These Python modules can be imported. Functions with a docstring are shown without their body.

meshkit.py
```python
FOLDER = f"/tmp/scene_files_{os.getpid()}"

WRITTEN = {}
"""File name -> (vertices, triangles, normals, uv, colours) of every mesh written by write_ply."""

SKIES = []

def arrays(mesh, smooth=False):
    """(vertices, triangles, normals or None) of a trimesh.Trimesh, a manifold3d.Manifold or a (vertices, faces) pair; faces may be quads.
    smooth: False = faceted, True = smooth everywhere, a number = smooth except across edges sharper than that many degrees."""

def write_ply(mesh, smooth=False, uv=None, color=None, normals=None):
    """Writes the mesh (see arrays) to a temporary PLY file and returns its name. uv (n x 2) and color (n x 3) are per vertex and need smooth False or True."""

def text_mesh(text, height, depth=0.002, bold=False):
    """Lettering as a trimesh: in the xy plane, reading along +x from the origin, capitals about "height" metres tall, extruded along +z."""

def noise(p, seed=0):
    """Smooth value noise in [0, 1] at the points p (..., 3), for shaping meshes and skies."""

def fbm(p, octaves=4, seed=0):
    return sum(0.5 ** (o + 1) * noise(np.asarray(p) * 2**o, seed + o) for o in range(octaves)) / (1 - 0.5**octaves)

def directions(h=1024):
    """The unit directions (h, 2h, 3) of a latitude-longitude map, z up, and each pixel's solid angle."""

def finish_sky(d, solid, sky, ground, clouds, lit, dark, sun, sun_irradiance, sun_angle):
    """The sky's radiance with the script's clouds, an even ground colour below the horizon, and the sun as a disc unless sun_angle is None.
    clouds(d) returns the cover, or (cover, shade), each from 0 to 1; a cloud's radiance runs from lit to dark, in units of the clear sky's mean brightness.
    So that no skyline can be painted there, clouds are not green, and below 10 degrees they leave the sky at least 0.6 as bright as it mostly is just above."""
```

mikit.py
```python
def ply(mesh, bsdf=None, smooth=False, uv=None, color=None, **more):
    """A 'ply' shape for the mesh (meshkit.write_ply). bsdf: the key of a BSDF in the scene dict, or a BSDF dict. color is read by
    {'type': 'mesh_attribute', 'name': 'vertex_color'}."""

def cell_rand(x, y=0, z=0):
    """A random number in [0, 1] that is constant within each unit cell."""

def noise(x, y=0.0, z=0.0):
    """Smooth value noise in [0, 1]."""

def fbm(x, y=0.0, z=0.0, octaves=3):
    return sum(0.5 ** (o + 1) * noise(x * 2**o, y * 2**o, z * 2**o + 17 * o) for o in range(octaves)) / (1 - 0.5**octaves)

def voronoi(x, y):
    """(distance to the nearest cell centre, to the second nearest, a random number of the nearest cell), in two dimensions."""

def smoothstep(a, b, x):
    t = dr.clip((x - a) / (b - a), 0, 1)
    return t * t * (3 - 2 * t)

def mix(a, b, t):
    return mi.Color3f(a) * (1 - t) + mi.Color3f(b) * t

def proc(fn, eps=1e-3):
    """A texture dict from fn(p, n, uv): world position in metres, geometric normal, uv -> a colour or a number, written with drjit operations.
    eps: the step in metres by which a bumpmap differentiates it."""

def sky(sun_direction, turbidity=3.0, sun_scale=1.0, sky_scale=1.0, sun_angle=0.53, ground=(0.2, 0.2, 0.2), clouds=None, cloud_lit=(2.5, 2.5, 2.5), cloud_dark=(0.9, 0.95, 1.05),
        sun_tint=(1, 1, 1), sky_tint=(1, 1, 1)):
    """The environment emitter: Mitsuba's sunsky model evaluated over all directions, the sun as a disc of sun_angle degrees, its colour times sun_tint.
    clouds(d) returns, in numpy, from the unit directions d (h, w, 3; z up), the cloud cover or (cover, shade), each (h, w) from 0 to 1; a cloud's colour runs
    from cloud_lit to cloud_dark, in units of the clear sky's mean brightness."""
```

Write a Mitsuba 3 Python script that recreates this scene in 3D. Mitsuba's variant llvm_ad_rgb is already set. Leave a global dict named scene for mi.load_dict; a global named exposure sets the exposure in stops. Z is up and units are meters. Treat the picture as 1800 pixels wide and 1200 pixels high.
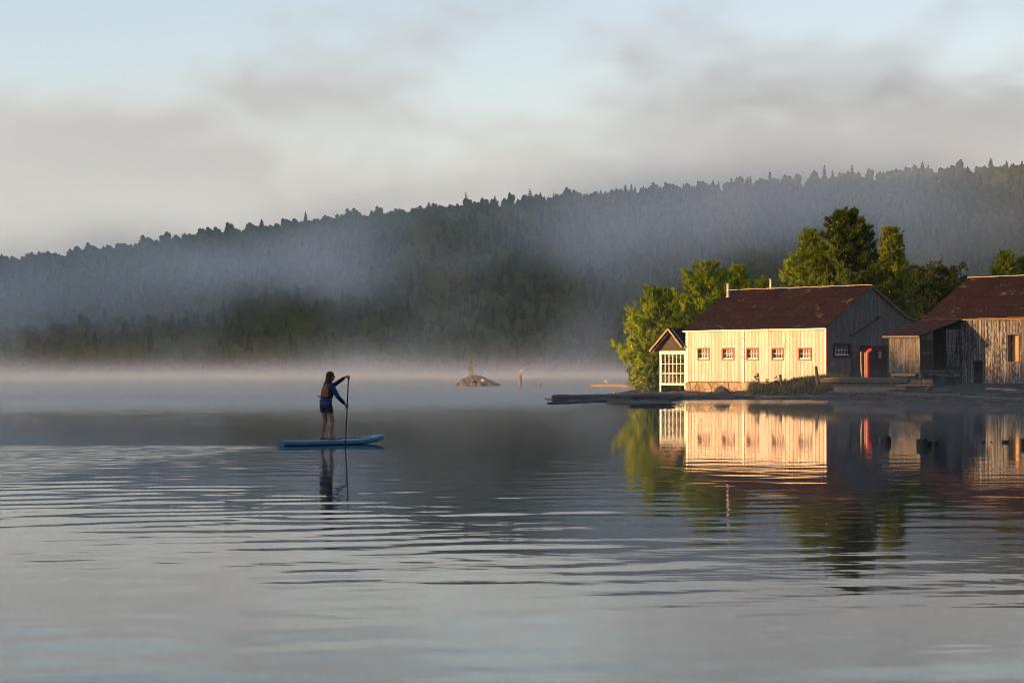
import math
import numpy as np, trimesh, drjit as dr, mitsuba as mi, mikit, meshkit
import manifold3d as m3
from mikit import proc, noise, fbm, smoothstep, mix, cell_rand

T = mi.ScalarTransform4f
F, HZ, CAMZ = 3500.0, 652.0, 1.82         # focal length and horizon of the 1800 x 1200 photograph, eye height above the lake
scene, labels = {}, {}

# ------------------------------------------------------------------ camera
pitch = math.atan((HZ - 600) / F)
scene['camera'] = {
    'type': 'perspective', 'fov': math.degrees(2 * math.atan(900 / F)), 'fov_axis': 'x',
    'near_clip': 0.1, 'far_clip': 9000.0,
    'to_world': T().look_at(origin=[0, 0, CAMZ], target=[0, math.cos(pitch), CAMZ + math.sin(pitch)], up=[0, 0, 1]),
    'medium': {'type': 'ref', 'id': 'haze_medium'},
}
# ------------------------------------------------------------------ daylight: low early sun from the left and a little behind the camera
SUN_EL = math.radians(6.0)
SUN = np.array([-0.915, -0.403, 0.0]); SUN = SUN / np.linalg.norm(SUN) * math.cos(SUN_EL); SUN[2] = math.sin(SUN_EL)


def cloud_cover(d):
    """A bank of morning cloud behind the ridge, thinning upwards, torn at its top."""
    az = np.degrees(np.arctan2(d[..., 0], d[..., 1]))
    el = np.degrees(np.arcsin(np.clip(d[..., 2], -1, 1)))
    p = np.stack([az / 5.2, el / 2.6, np.zeros_like(az)], -1)
    warp = meshkit.fbm(p * 1.3 + 11.3, 3, 5) - 0.5
    n = meshkit.fbm(p + 1.2 * warp[..., None], 5, 3)
    n2 = meshkit.fbm(p * np.array([0.45, 0.5, 1]) + 7.7, 4, 9)
    fine = meshkit.fbm(p * np.array([2.2, 2.6, 1]) + 2.0 * warp[..., None], 4, 21)
    top = 7.9 + 4.6 * (n2 - 0.5) + 0.055 * az
    soft = np.clip((top - el) / 4.6 + 0.5 + 1.5 * (n - 0.5) + 0.5 * (fine - 0.5), 0, 1)
    soft = soft * soft * (3 - 2 * soft)
    high = np.clip((n2 - 0.56) * 2.0, 0, 0.3) * np.clip((el - 8) / 8, 0, 1)
    gap = np.clip((n - 0.52) * 3.2, 0, 1) * np.clip((7.5 - el) / 3.0, 0, 1)
    cover = np.clip(np.maximum(soft * (0.94 - 0.4 * gap), high), 0, 1)
    glow = np.clip(1 - (el - (4.5 + 0.10 * az)) / 2.2, 0, 1.2) * (0.45 + 1.1 * np.abs(n - 0.5))
    shade = np.clip(0.30 - 0.55 * glow + 0.5 * (n - 0.4) * 2 + 0.022 * (az + 6), 0, 1)
    return cover, shade


exposure = 3.6
scene['daylight'] = mikit.sky(SUN.tolist(), turbidity=3.0, sun_scale=1.0, sky_scale=1.0, sun_tint=(0.89, 0.97, 1.75), sky_tint=(1.05, 1.01, 1.22), clouds=cloud_cover,
                              cloud_lit=(1.42, 1.34, 1.24), cloud_dark=(0.90, 0.89, 0.905))


# ------------------------------------------------------------------ helpers
def pt(px, py, depth):
    """World point seen at photograph pixel (px, py) at that depth."""
    return np.array([(px - 900) / F * depth, depth, CAMZ + (HZ - py) / F * depth])


def numbered(name, used={}):
    n = used.get(name, 0)
    used[name] = n + 1
    return name if n == 0 else f'{name}_{n:03d}'


def tag(key, label=None, cat=None, group=None, kind=None):
    d = {}
    for k, v in (('label', label), ('category', cat), ('group', group), ('kind', kind)):
        if v:
            d[k] = v
    labels[key] = d
    return key


def thing(name, label, cat, group=None):
    return tag(numbered(name), label, cat, group)


def put(name, mesh, bsdf, parent=None, smooth=False, **kw):
    """One mesh of the scene: a thing of its own, or a part of parent."""
    key = numbered(f'{parent}__{name}' if parent else name)
    scene[key] = mikit.ply(mesh, bsdf, smooth=smooth, **kw)
    return key


def foliage(mesh, bsdf, toward, keep):
    """A ply shape whose vertex normals lean from each leaf's own towards the open side of its crown, as leaves hang."""
    v, f, n = meshkit.arrays(mesh, True)
    t = np.broadcast_to(toward, v.shape)
    n = n * np.where((n * t).sum(1, keepdims=True) < 0, -1, 1)
    n = keep * n + (1 - keep) * t
    n /= np.linalg.norm(n, axis=1, keepdims=True) + 1e-9
    return {'type': 'ply', 'filename': meshkit.write_ply((v, f), normals=n), 'face_normals': False, 'bsdf': {'type': 'ref', 'id': bsdf}}


def put_ref(name, shape, parent, to_world=None):
    """Another entry that shares a ply dict."""
    key = numbered(f'{parent}__{name}')
    scene[key] = dict(shape) if to_world is None else {**shape, 'to_world': to_world}
    return key


def cat(meshes):
    return trimesh.util.concatenate(meshes)


def box(x0, x1, y0, y1, z0, z1):
    m = trimesh.creation.box((x1 - x0, y1 - y0, z1 - z0))
    m.apply_translation(((x0 + x1) / 2, (y0 + y1) / 2, (z0 + z1) / 2))
    return m


def hexa(bottom, top):
    """A solid between two quads of four points each (counter-clockwise seen from above)."""
    v = np.vstack([bottom, top])
    f = [[0, 2, 1], [0, 3, 2], [4, 5, 6], [4, 6, 7]]
    for i in range(4):
        j = (i + 1) % 4
        f += [[i, j, j + 4], [i, j + 4, i + 4]]
    m = trimesh.Trimesh(v, f, process=False)
    return m


def bar(a, b, w, h, up=(0, 0, 1)):
    """A squared beam from a to b, w wide and h high."""
    a, b = np.asarray(a, float), np.asarray(b, float)
    d = b - a
    L = np.linalg.norm(d)
    d = d / L
    u = np.asarray(up, float)
    s = np.cross(d, u)
    if np.linalg.norm(s) < 1e-6:
        s = np.cross(d, [1.0, 0, 0])
    s /= np.linalg.norm(s)
    u = np.cross(s, d)
    m = trimesh.creation.box((L, w, h))
    M = np.eye(4)
    M[:3, 0], M[:3, 1], M[:3, 2], M[:3, 3] = d, s, u, (a + b) / 2
    m.apply_transform(M)
    return m


def tube(points, radii, sides=8):
    p = np.asarray(points, float)
    r = np.broadcast_to(radii, (len(p),))
    t = np.gradient(p, axis=0)
    t /= np.linalg.norm(t, axis=1, keepdims=True) + 1e-12
    ref = np.array([0.31, 0.95, 0.05]) if abs(t[0] @ [0.31, 0.95, 0.05]) < 0.9 else np.array([1.0, 0, 0])
    a = np.cross(t, ref)
    a /= np.linalg.norm(a, axis=1, keepdims=True) + 1e-12
    b = np.cross(t, a)
    ang = np.arange(sides) * 2 * np.pi / sides
    v = p[:, None] + r[:, None, None] * (np.cos(ang)[None, :, None] * a[:, None] + np.sin(ang)[None, :, None] * b[:, None])
    n = len(p)
    v = np.vstack([v.reshape(-1, 3), p[:1], p[-1:]])
    f = []
    for i in range(n - 1):
        for j in range(sides):
            k = (j + 1) % sides
            q, w = i * sides, (i + 1) * sides
            f += [[q + j, w + k, q + k], [q + j, w + j, w + k]]
    for j in range(sides):
        k = (j + 1) % sides
        f += [[n * sides, j, k], [n * sides + 1, (n - 1) * sides + k, (n - 1) * sides + j]]
    m = trimesh.Trimesh(v, f, process=False)
    m.fix_normals()
    return m


def principled(color, rough=0.7, **kw):
    c = color if isinstance(color, dict) else {'type': 'rgb', 'value': list(color)}
    return {**{'type': 'principled', 'base_color': c, 'roughness': rough, 'specular': 0.35}, **kw}


def two(b):
    return {'type': 'twosided', 'bsdf': b}


def C(r, g, b):
    return mi.Color3f(r, g, b)

# ------------------------------------------------------------------ the lake
rngw = np.random.default_rng(11)
BOARD_TAIL = np.array([-5.62, 48.5])
HEAD = np.array([0.78, 0.62]); HEAD = HEAD / np.linalg.norm(HEAD)


def wave_set(n, l0, l1, spread, rng, mean=-math.pi / 2):
    lam = np.exp(rng.uniform(math.log(l0), math.log(l1), n))
    th = mean + rng.normal(0, spread, n)
    return lam, np.stack([np.cos(th), np.sin(th)], 1), rng.uniform(0, 2 * np.pi, n)


LONG = wave_set(44, 0.8, 2.3, 0.58, rngw, mean=-1.50)
MID = wave_set(44, 0.42, 0.95, 0.75, rngw, mean=-1.62)
FINE = wave_set(30, 0.16, 0.42, 0.6, rngw)
CHOP = wave_set(34, 0.27, 0.75, 0.75, rngw)
WIND = wave_set(44, 0.62, 1.5, 0.9, rngw)
WAKE = wave_set(26, 0.7, 1.5, 0.22, rngw, mean=-1.36)


def wave_sum(x, y, waves, slope, shortest):
    lam, d, ph = waves
    out = np.zeros_like(x)
    a = slope * math.sqrt(2 / len(lam)) / (2 * np.pi)
    for i in range(len(lam)):
        if lam[i] < shortest:
            continue
        out += a * lam[i] * np.cos(2 * np.pi / lam[i] * (x * d[i, 0] + y * d[i, 1]) + ph[i])
    return out


def sstep(a, b, x):
    t = np.clip((x - a) / (b - a), 0, 1)
    return t * t * (3 - 2 * t)


def n2(x, y, s, seed):
    return meshkit.fbm(np.stack([x / s, y / s, np.zeros_like(x) + seed * 3.1], -1), 3, seed)


def lake_height(x, y, shortest):
    patch = n2(x * 0.35, y, 9.0, 4)
    calm = sstep(0.28, 0.62, patch)
    near = 0.85 + 0.15 * sstep(13, 24, y)
    far = 1 - 0.75 * sstep(30, 52, y)
    right = 0.42 + 0.58 * (1 - sstep(-0.04, 0.10, x / y))
    h = wave_sum(x, y, LONG, 0.0040, shortest) * (0.4 + 0.8 * calm) * near * far * (0.45 + 0.55 * right)
    h += wave_sum(x, y, MID, 0.0042, shortest) * (0.25 + 0.9 * calm) * near * far * right
    h += wave_sum(x, y, FINE, 0.0048, shortest) * (0.5 + 0.6 * n2(x * 0.4, y, 5.0, 8)) * (1.1 - 0.1 * sstep(12, 30, y)) * (1 - 0.5 * sstep(45, 70, y))
    # the board's wake: a fan of short waves behind the tail, long-crested waves rolling out of its near arm
    r = np.stack([x - BOARD_TAIL[0], y - BOARD_TAIL[1]], -1)
    back = -(r @ HEAD)
    side = r[..., 0] * HEAD[1] - r[..., 1] * HEAD[0]      # > 0 on the camera's side
    ang = np.degrees(np.arctan2(side, np.maximum(back, 1e-3)))
    inside = np.where(back > 0, sstep(46, 34, ang) * sstep(-52, -30, ang), 0.0) * sstep(0, 1.2, back) * np.exp(-np.maximum(back, 0) / 22)
    h += wave_sum(x, y, CHOP, 0.030, shortest) * inside
    arm = np.where(back > -2, np.exp(-((ang - 50) / 26) ** 2), 0.0) * sstep(0.3, 5, back + 1) * np.exp(-np.maximum(back, 0) / 30)
    h += wave_sum(x, y, WAKE, 0.010, shortest) * arm
    gust = sstep(60, 86, y + 34 * (n2(x * 0.5, y * 0.6, 8.0, 12) - 0.5)) * (1 - sstep(0.0, 0.07, x / y) * (y < 118))
    h += wave_sum(x, y, WIND, 0.015, shortest) * gust * (1 - 0.9 * sstep(120, 158, y))
    # thin bow line along the board
    d_arm = np.abs(ang - 40) * np.pi / 180 * np.maximum(back, 0.1)
    h += 0.006 * np.exp(-(d_arm / 0.16) ** 2) * np.where(back > 0.1, np.exp(-back / 5), 0)
    return h


def sheet(x0, x1, y0, y1, dx, dy, shortest, drop=0.0):
    nx, ny = int(round((x1 - x0) / dx)) + 1, int(round((y1 - y0) / dy)) + 1
    x, y = np.meshgrid(np.linspace(x0, x1, nx), np.linspace(y0, y1, ny))
    z = lake_height(x, y, shortest) - drop
    v = np.stack([x, y, z], -1).reshape(-1, 3)
    i = np.arange(nx * ny).reshape(ny, nx)
    a, b, c, d = i[:-1, :-1].ravel(), i[:-1, 1:].ravel(), i[1:, 1:].ravel(), i[1:, :-1].ravel()
    return trimesh.Trimesh(v, np.vstack([np.stack([a, b, c], 1), np.stack([a, c, d], 1)]), process=False)


def flat(x0, x1, y0, y1, z):
    return trimesh.Trimesh([[x0, y0, z], [x1, y0, z], [x1, y1, z], [x0, y1, z]], [[0, 1, 2], [0, 2, 3]], process=False)


def water_rough(p, n, uv):
    # a breath of wind ruffles a band of the open lake; the lee of the point and the near water lie slick
    yy = p.y + 26.0 * (fbm(p.x * 0.02 + 3.0, p.y * 0.012) - 0.5)
    wob = 9.0 * (noise(p.x * 0.35, p.y * 0.12) - 0.5) + 16.0 * (noise(p.x * 1.6, p.y * 0.45, 4.0) - 0.5)
    band = smoothstep(64.0, 92.0, yy + wob)
    streak = noise(p.x * 0.012 + 5.0, p.y * 0.03)
    lee = smoothstep(0.02, 0.075, p.x / dr.maximum(p.y, 1.0)) * smoothstep(125.0, 100.0, p.y)
    bx, by = p.x - BOARD_TAIL[0], p.y - BOARD_TAIL[1]
    back = -(bx * HEAD[0] + by * HEAD[1])
    side = bx * HEAD[1] - by * HEAD[0]
    sl = side / dr.maximum(back, 0.05)
    fan = smoothstep(0.98, 0.84, sl) * smoothstep(-1.2, -0.7, sl) * smoothstep(0.0, 1.0, back) * dr.exp(-dr.maximum(back, 0.0) / 20.0)
    fan = fan * (0.55 + 0.45 * noise(p.x * 1.3, p.y * 0.5, 9.0))
    return 0.03 + band * (1 - lee) * (0.10 + 0.16 * streak * smoothstep(85.0, 130.0, p.y)) + fan * 0.09


scene['water_bsdf'] = {'type': 'principled', 'base_color': {'type': 'rgb', 'value': [0.012, 0.018, 0.020]}, 'eta': 1.333, 'roughness': proc(water_rough)}
X0, X1, Y0, Y1 = -1290.0, 890.0, -110.0, 2190.0
scene['water'] = mikit.ply(cat([
    sheet(-9, 9, 7, 24, 0.085, 0.045, 0.18), sheet(-21, 21, 24, 64, 0.15, 0.065, 0.26), sheet(-32, 32, 64, 112, 0.26, 0.11, 0.6), sheet(-50, 50, 112, 160, 0.5, 0.22, 0.9),
    flat(X0, X1, Y0, Y1, -0.035)]), 'water_bsdf', smooth=True)
tag('water', 'calm dark lake with long ripples and a fan of wake', 'lake', kind='structure')

# ------------------------------------------------------------------ the far shore: a long wooded hill
SKY_PX = np.array([[-400, 500], [-150, 472], [0, 457], [120, 441], [250, 424], [350, 408], [460, 396], [620, 374], [720, 365], [820, 355], [930, 343], [1050, 333],
                   [1150, 326], [1280, 316], [1400, 309], [1500, 305], [1600, 297], [1700, 293], [1800, 284], [1950, 272], [2300, 268]], float)
RIDGE, SHORE = 1750.0, 1110.0


def hill_z(x, y):
    px = 900 + x / np.maximum(y, 200.0) * F
    top = CAMZ + (HZ - np.interp(px, SKY_PX[:, 0], SKY_PX[:, 1])) / F * RIDGE - 12.0
    shore = SHORE + 22 * np.sin(x / 95.0) + 14 * np.sin(x / 37.0 + 1)
    t = np.clip((y - shore) / (RIDGE - shore), -0.1, 1.35)
    prof = np.where(t < 1, np.sign(t) * np.abs(t) ** 1.05, 1 - (t - 1) * 1.2)
    bump = (meshkit.fbm(np.stack([x / 130.0, y / 130.0, x * 0], -1), 4, 2) - 0.5) * 26 * np.clip(t * 3, 0, 1) * np.clip((1 - t) * 3, 0.12, 1)
    return np.clip(top * prof + bump + np.where(t > 0, 0.5, -3.0), -2.5, None)


def terrain(xs, ys, fn):
    x, y = np.meshgrid(xs, ys)
    v = np.stack([x, y, fn(x, y)], -1).reshape(-1, 3)
    i = np.arange(x.size).reshape(x.shape)
    a, b, c, d = i[:-1, :-1].ravel(), i[:-1, 1:].ravel(), i[1:, 1:].ravel(), i[1:, :-1].ravel()
    return trimesh.Trimesh(v, np.vstack([np.stack([a, b, c], 1), np.stack([a, c, d], 1)]), process=False)


def soil(p, n, uv):
    return mix((0.02, 0.022, 0.014), (0.045, 0.04, 0.025), fbm(p.x * 0.2, p.y * 0.2))


scene['hill_bsdf'] = two({'type': 'diffuse', 'reflectance': proc(soil)})
scene['hill'] = mikit.ply(terrain(np.linspace(-760, 760, 190), np.linspace(1060, 2100, 130), hill_z), 'hill_bsdf', smooth=True)
tag('hill', 'long wooded ridge rising to the right across the lake', 'hill', kind='structure')


def far_leaf(lo, hi, warm):
    def fn(p, n, uv):
        t = noise(p.x / 9.0, p.y / 9.0, 1.0)
        w = smoothstep(0.55, 0.8, noise(p.x / 21.0, p.y / 21.0, 7.0)) * warm
        c = mix(lo, hi, t)
        return mix(c, (hi[0] * 1.5, hi[1] * 1.1, hi[2] * 0.8), w)
    return two({'type': 'diffuse', 'reflectance': proc(fn)})


scene['far_broadleaf'] = far_leaf((0.022, 0.044, 0.012), (0.054, 0.092, 0.021), 0.5)
scene['far_conifer'] = far_leaf((0.009, 0.024, 0.011), (0.022, 0.044, 0.018), 0.1)


def clump_tree(seed, h, rad, n=40):
    """A broadleaf crown: lumpy overlapping boughs with ragged leaf sprays round their edges, and a trunk."""
    rng = np.random.default_rng(seed)
    lobes = [(np.array([0, 0, h * 0.66]), rad * 0.86)]
    for _ in range(7):
        a = rng.uniform(0, 2 * np.pi)
        r = rad * rng.uniform(0.4, 0.8)
        lobes.append((np.array([math.cos(a) * r, math.sin(a) * r, h * rng.uniform(0.34, 0.88)]), rad * rng.uniform(0.36, 0.6)))
    balls = []
    for c, r in lobes:
        m = trimesh.creation.icosphere(1)
        v = np.array(m.vertices)
        v *= (0.78 + 0.44 * meshkit.fbm(v * 1.2 + rng.uniform(0, 60, 3), 2, seed))[:, None]
        m.vertices = v * r * np.array([1, 1, 1.1]) + c
        balls.append(m)
    vs, fs = [], []
    for i in range(n):
        c, r = lobes[rng.integers(len(lobes))]
        d = rng.normal(size=3)
        d /= np.linalg.norm(d)
        d[2] = abs(d[2]) if rng.random() < 0.7 else d[2]
        p = c + d * r * np.array([1, 1, 1.1]) * rng.uniform(0.9, 1.08)
        nrm = d + rng.normal(0, 0.25, 3)
        nrm /= np.linalg.norm(nrm)
        u = np.cross(nrm, rng.normal(size=3))
        u /= np.linalg.norm(u)
        w = np.cross(nrm, u)
        s = rng.uniform(0.45, 1.0)
        k = len(vs)
        for q in range(5):
            t = 2 * np.pi * q / 5 + rng.uniform(-0.4, 0.4)
            vs.append(p + s * rng.uniform(0.6, 1.1) * (math.cos(t) * u + math.sin(t) * w) - nrm * 0.12)
        fs += [[k, k + 1, k + 2], [k, k + 2, k + 3], [k, k + 3, k + 4]]
    leaf = trimesh.Trimesh(vs, fs, process=False)
    trunk = trimesh.creation.cylinder(0.22, h * 0.6, sections=5)
    trunk.apply_translation((0, 0, h * 0.28))
    return cat(balls + [leaf, trunk])


def spire_tree(seed, h, rad, tiers=10, gappy=0.0):
    """A conifer as whorls of drooping branch fans round a stem."""
    rng = np.random.default_rng(seed)
    vs, fs = [], []
    for i in range(tiers):
        t = (i + 0.3) / tiers
        z = h * (0.10 + 0.86 * t)
        r = rad * (1 - t) ** 0.62 * (0.72 + 0.28 * min(1, t * 4)) + 0.25
        nb = 6 if t < 0.6 else 5
        a0 = rng.uniform(0, 6.28)
        for b in range(nb):
            if rng.random() < gappy:
                continue
            a = a0 + 2 * np.pi * b / nb + rng.uniform(-0.25, 0.25)
            L = r * rng.uniform(0.7, 1.12)
            d = np.array([math.cos(a), math.sin(a), 0])
            s = np.array([-d[1], d[0], 0])
            root = np.array([0, 0, z + h * 0.07])
            tip = d * L + np.array([0, 0, z - 0.30 * L])
            mid = d * L * 0.6 + np.array([0, 0, z + 0.02 * L])
            k = len(vs)
            vs += [root, mid + s * L * 0.40, tip, mid - s * L * 0.40, mid - np.array([0, 0, 0.35 * L])]
            fs += [[k, k + 1, k + 2], [k, k + 2, k + 3], [k, k + 4, k + 1], [k, k + 3, k + 4], [k + 1, k + 4, k + 2], [k + 4, k + 3, k + 2]]
    leaf = trimesh.Trimesh(vs, fs, process=False)
    stem = trimesh.creation.cone(0.16, h * 0.98, sections=5)
    body = []
    if gappy == 0.0:
        for z0, z1, f in ((0.08, 0.52, 0.80), (0.34, 0.76, 0.60), (0.60, 0.97, 0.40)):
            m = trimesh.creation.cone(rad * f * (1.0 if tiers > 7 else 1.1), h * (z1 - z0), sections=9)
            v = np.array(m.vertices)
            v[:, :2] *= (0.8 + 0.4 * meshkit.noise(v * 1.3 + seed))[:, None]
            m.vertices = v + [0, 0, h * z0]
            body.append(m)
    return cat([leaf, stem] + body)


protos = []
for k, (h, r) in enumerate([(13, 4.0), (15, 4.6), (11, 3.6), (14, 3.3), (12, 4.2), (14, 4.0), (13, 3.2), (16, 4.4), (11, 4.0), (15, 3.7)]):
    protos.append(('wood_broadleaf', clump_tree(100 + k, h, r * 0.86), 'far_broadleaf'))
BROAD = len(protos)
for k, (h, r) in enumerate([(15, 3.1), (17, 3.5), (12, 2.9), (16, 3.0), (14, 3.3), (18, 3.3)]):
    protos.append(('wood_conifer', spire_tree(200 + k, h, r * 1.1, 7), 'far_conifer'))
for k, (n_, m_, b_) in enumerate(protos):
    scene[f'tree_form_{k}'] = {'type': 'shapegroup', 'form': foliage(m_, b_, np.array([0.0, -0.58, 0.81]), 0.22)}
rngf = np.random.default_rng(5)


def inst(key, form, x, y, z, s, rot, sz=1.0):
    scene[key] = {'type': 'instance', 'group': {'type': 'ref', 'id': f'tree_form_{form}'},
                  'to_world': T().translate([x, y, z]).rotate([0, 0, 1], rot).scale([s, s, s * sz])}


step = 7.8
spots = np.array([(xx, yy) for yy in np.arange(1092, 1830, step) for xx in np.arange(-0.285 * yy, 0.285 * yy, step)])
spots = spots + rngf.uniform(-3.0, 3.0, spots.shape)
edge = SHORE + 22 * np.sin(spots[:, 0] / 95.0) + 14 * np.sin(spots[:, 0] / 37.0 + 1)
spots, edge = spots[spots[:, 1] > edge + 2], edge[spots[:, 1] > edge + 2]
spot_z = hill_z(spots[:, 0], spots[:, 1])
spot_t = (spots[:, 1] - edge) / (RIDGE - edge)
kind_p = 0.22 + 0.35 * np.clip((spots[:, 0] / spots[:, 1] * F + 400) / 900, 0, 1) - 0.30 * (spot_t > 0.8) \
    + 0.5 * (meshkit.noise(np.stack([spots[:, 0] / 70, spots[:, 1] / 70, 0 * spot_t + 3.0], -1)) - 0.5)
for count, ((x, y), z, t, pc) in enumerate(zip(spots, spot_z, spot_t, kind_p), 1):
    form = rngf.integers(BROAD, len(protos)) if rngf.random() < pc else rngf.integers(0, BROAD)
    s = rngf.uniform(0.72, 1.28) * (0.85 if t > 0.93 else 1.0)
    inst(f'forest__{count:05d}', form, x, y, z - 0.6, s, rngf.uniform(-25, 25), rngf.uniform(0.85, 1.25))
tag('forest', 'dense dark mixed forest covering the misty hillside', 'forest', kind='stuff')

# ------------------------------------------------------------------ the point of land on the right, and the wooded shore and hill outside the frame on the left
import shapely, shapely.geometry as sg
SHORELINE = [(4.6, 117.5), (7.5, 121.5), (10.9, 126), (15.6, 129), (18.5, 128.6), (20.6, 126), (22.4, 120.5), (24.2, 114.5), (27.3, 106.5), (34, 99), (50, 92), (95, 88), (95, 262),
             (40, 262), (22, 236), (13.5, 205), (9.6, 172), (7.6, 150), (6.3, 134), (4.4, 124)]
LAND = sg.Polygon(SHORELINE)
LAND_EDGE = LAND.exterior


def land_z(x, y):
    p = shapely.points(x.ravel(), y.ravel())
    d = shapely.distance(p, LAND_EDGE).reshape(x.shape)
    s = np.where(shapely.contains(LAND, p).reshape(x.shape), d, -d)
    rough = meshkit.fbm(np.stack([x / 1.3, y / 1.3, x * 0], -1), 4, 14) - 0.5
    up = np.interp(s, [-6, -1.5, 0, 0.5, 2.5, 7, 14, 40], [-1.2, -0.35, -0.02, 0.13, 0.27, 0.34, 0.60, 1.6])
    east = sstep(17.5, 21.5, x + 0.35 * (y - 131)) * sstep(1.2, 4.5, s)
    return up + 0.55 * east + rough * np.clip(0.10 + 0.02 * s, 0.05, 0.2)


def shore_ground(p, n, uv):
    t = fbm(p.x * 1.7, p.y * 1.7, p.z * 2.0, 4)
    g = smoothstep(0.45, 0.7, fbm(p.x * 0.5, p.y * 0.5, 3.0)) * smoothstep(0.3, 0.6, p.z)
    return mix(mix((0.012, 0.0105, 0.009), (0.040, 0.035, 0.030), t), (0.026, 0.031, 0.013), g)


scene['shore_bsdf'] = two({'type': 'bumpmap', 'arbitrary': {'type': 'proc', **{k: v for k, v in proc(lambda p, n, uv: 0.09 * fbm(p.x * 3.1, p.y * 3.1, p.z * 3.1, 4), eps=0.02).items() if k != 'type'}},
                           'scale': 1.0, 'bsdf': principled(proc(shore_ground), 0.85, specular=0.08)})
xs = np.concatenate([np.linspace(-2, 36, 230), np.linspace(37, 100, 40)])
ys = np.concatenate([np.linspace(84, 150, 260), np.linspace(151, 268, 70)])
scene['shore'] = mikit.ply(terrain(xs, ys, land_z), 'shore_bsdf', smooth=True)
tag('shore', 'low dark rocky point of land under the buildings', 'shore', kind='structure')

# the eastern hill and the wooded near shore, both left of the frame: they keep the early sun off the lake, the paddler and the far slope
S2, EP = SUN[:2] / np.linalg.norm(SUN[:2]), np.array([-0.403, 0.915])


def east_hill_z(x, y):
    r = np.clip(1 - np.abs(x + 960) / 300, -0.1, 1)
    along = sstep(60, 330, y) * (1 - 0.8 * np.exp(-((y - 630) / 75) ** 2))  # dip added to the ridge so sunlight reaches the mist at left
    rough = meshkit.fbm(np.stack([x / 90.0, y / 90.0, x * 0], -1), 4, 44) - 0.5
    return np.clip((215 + 30 * rough + 85 * sstep(400, 900, y)) * along * np.sin(np.clip(r, 0, 1) * np.pi / 2) - 3 + 6 * (r > 0), -3, 345)


scene['east_hill'] = mikit.ply(terrain(np.linspace(-1285, -640, 70), np.linspace(-90, 2180, 150), east_hill_z), 'hill_bsdf', smooth=True)
tag('east_hill', 'wooded hill that hides the low sun from the lake', 'hill', kind='structure')


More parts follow.
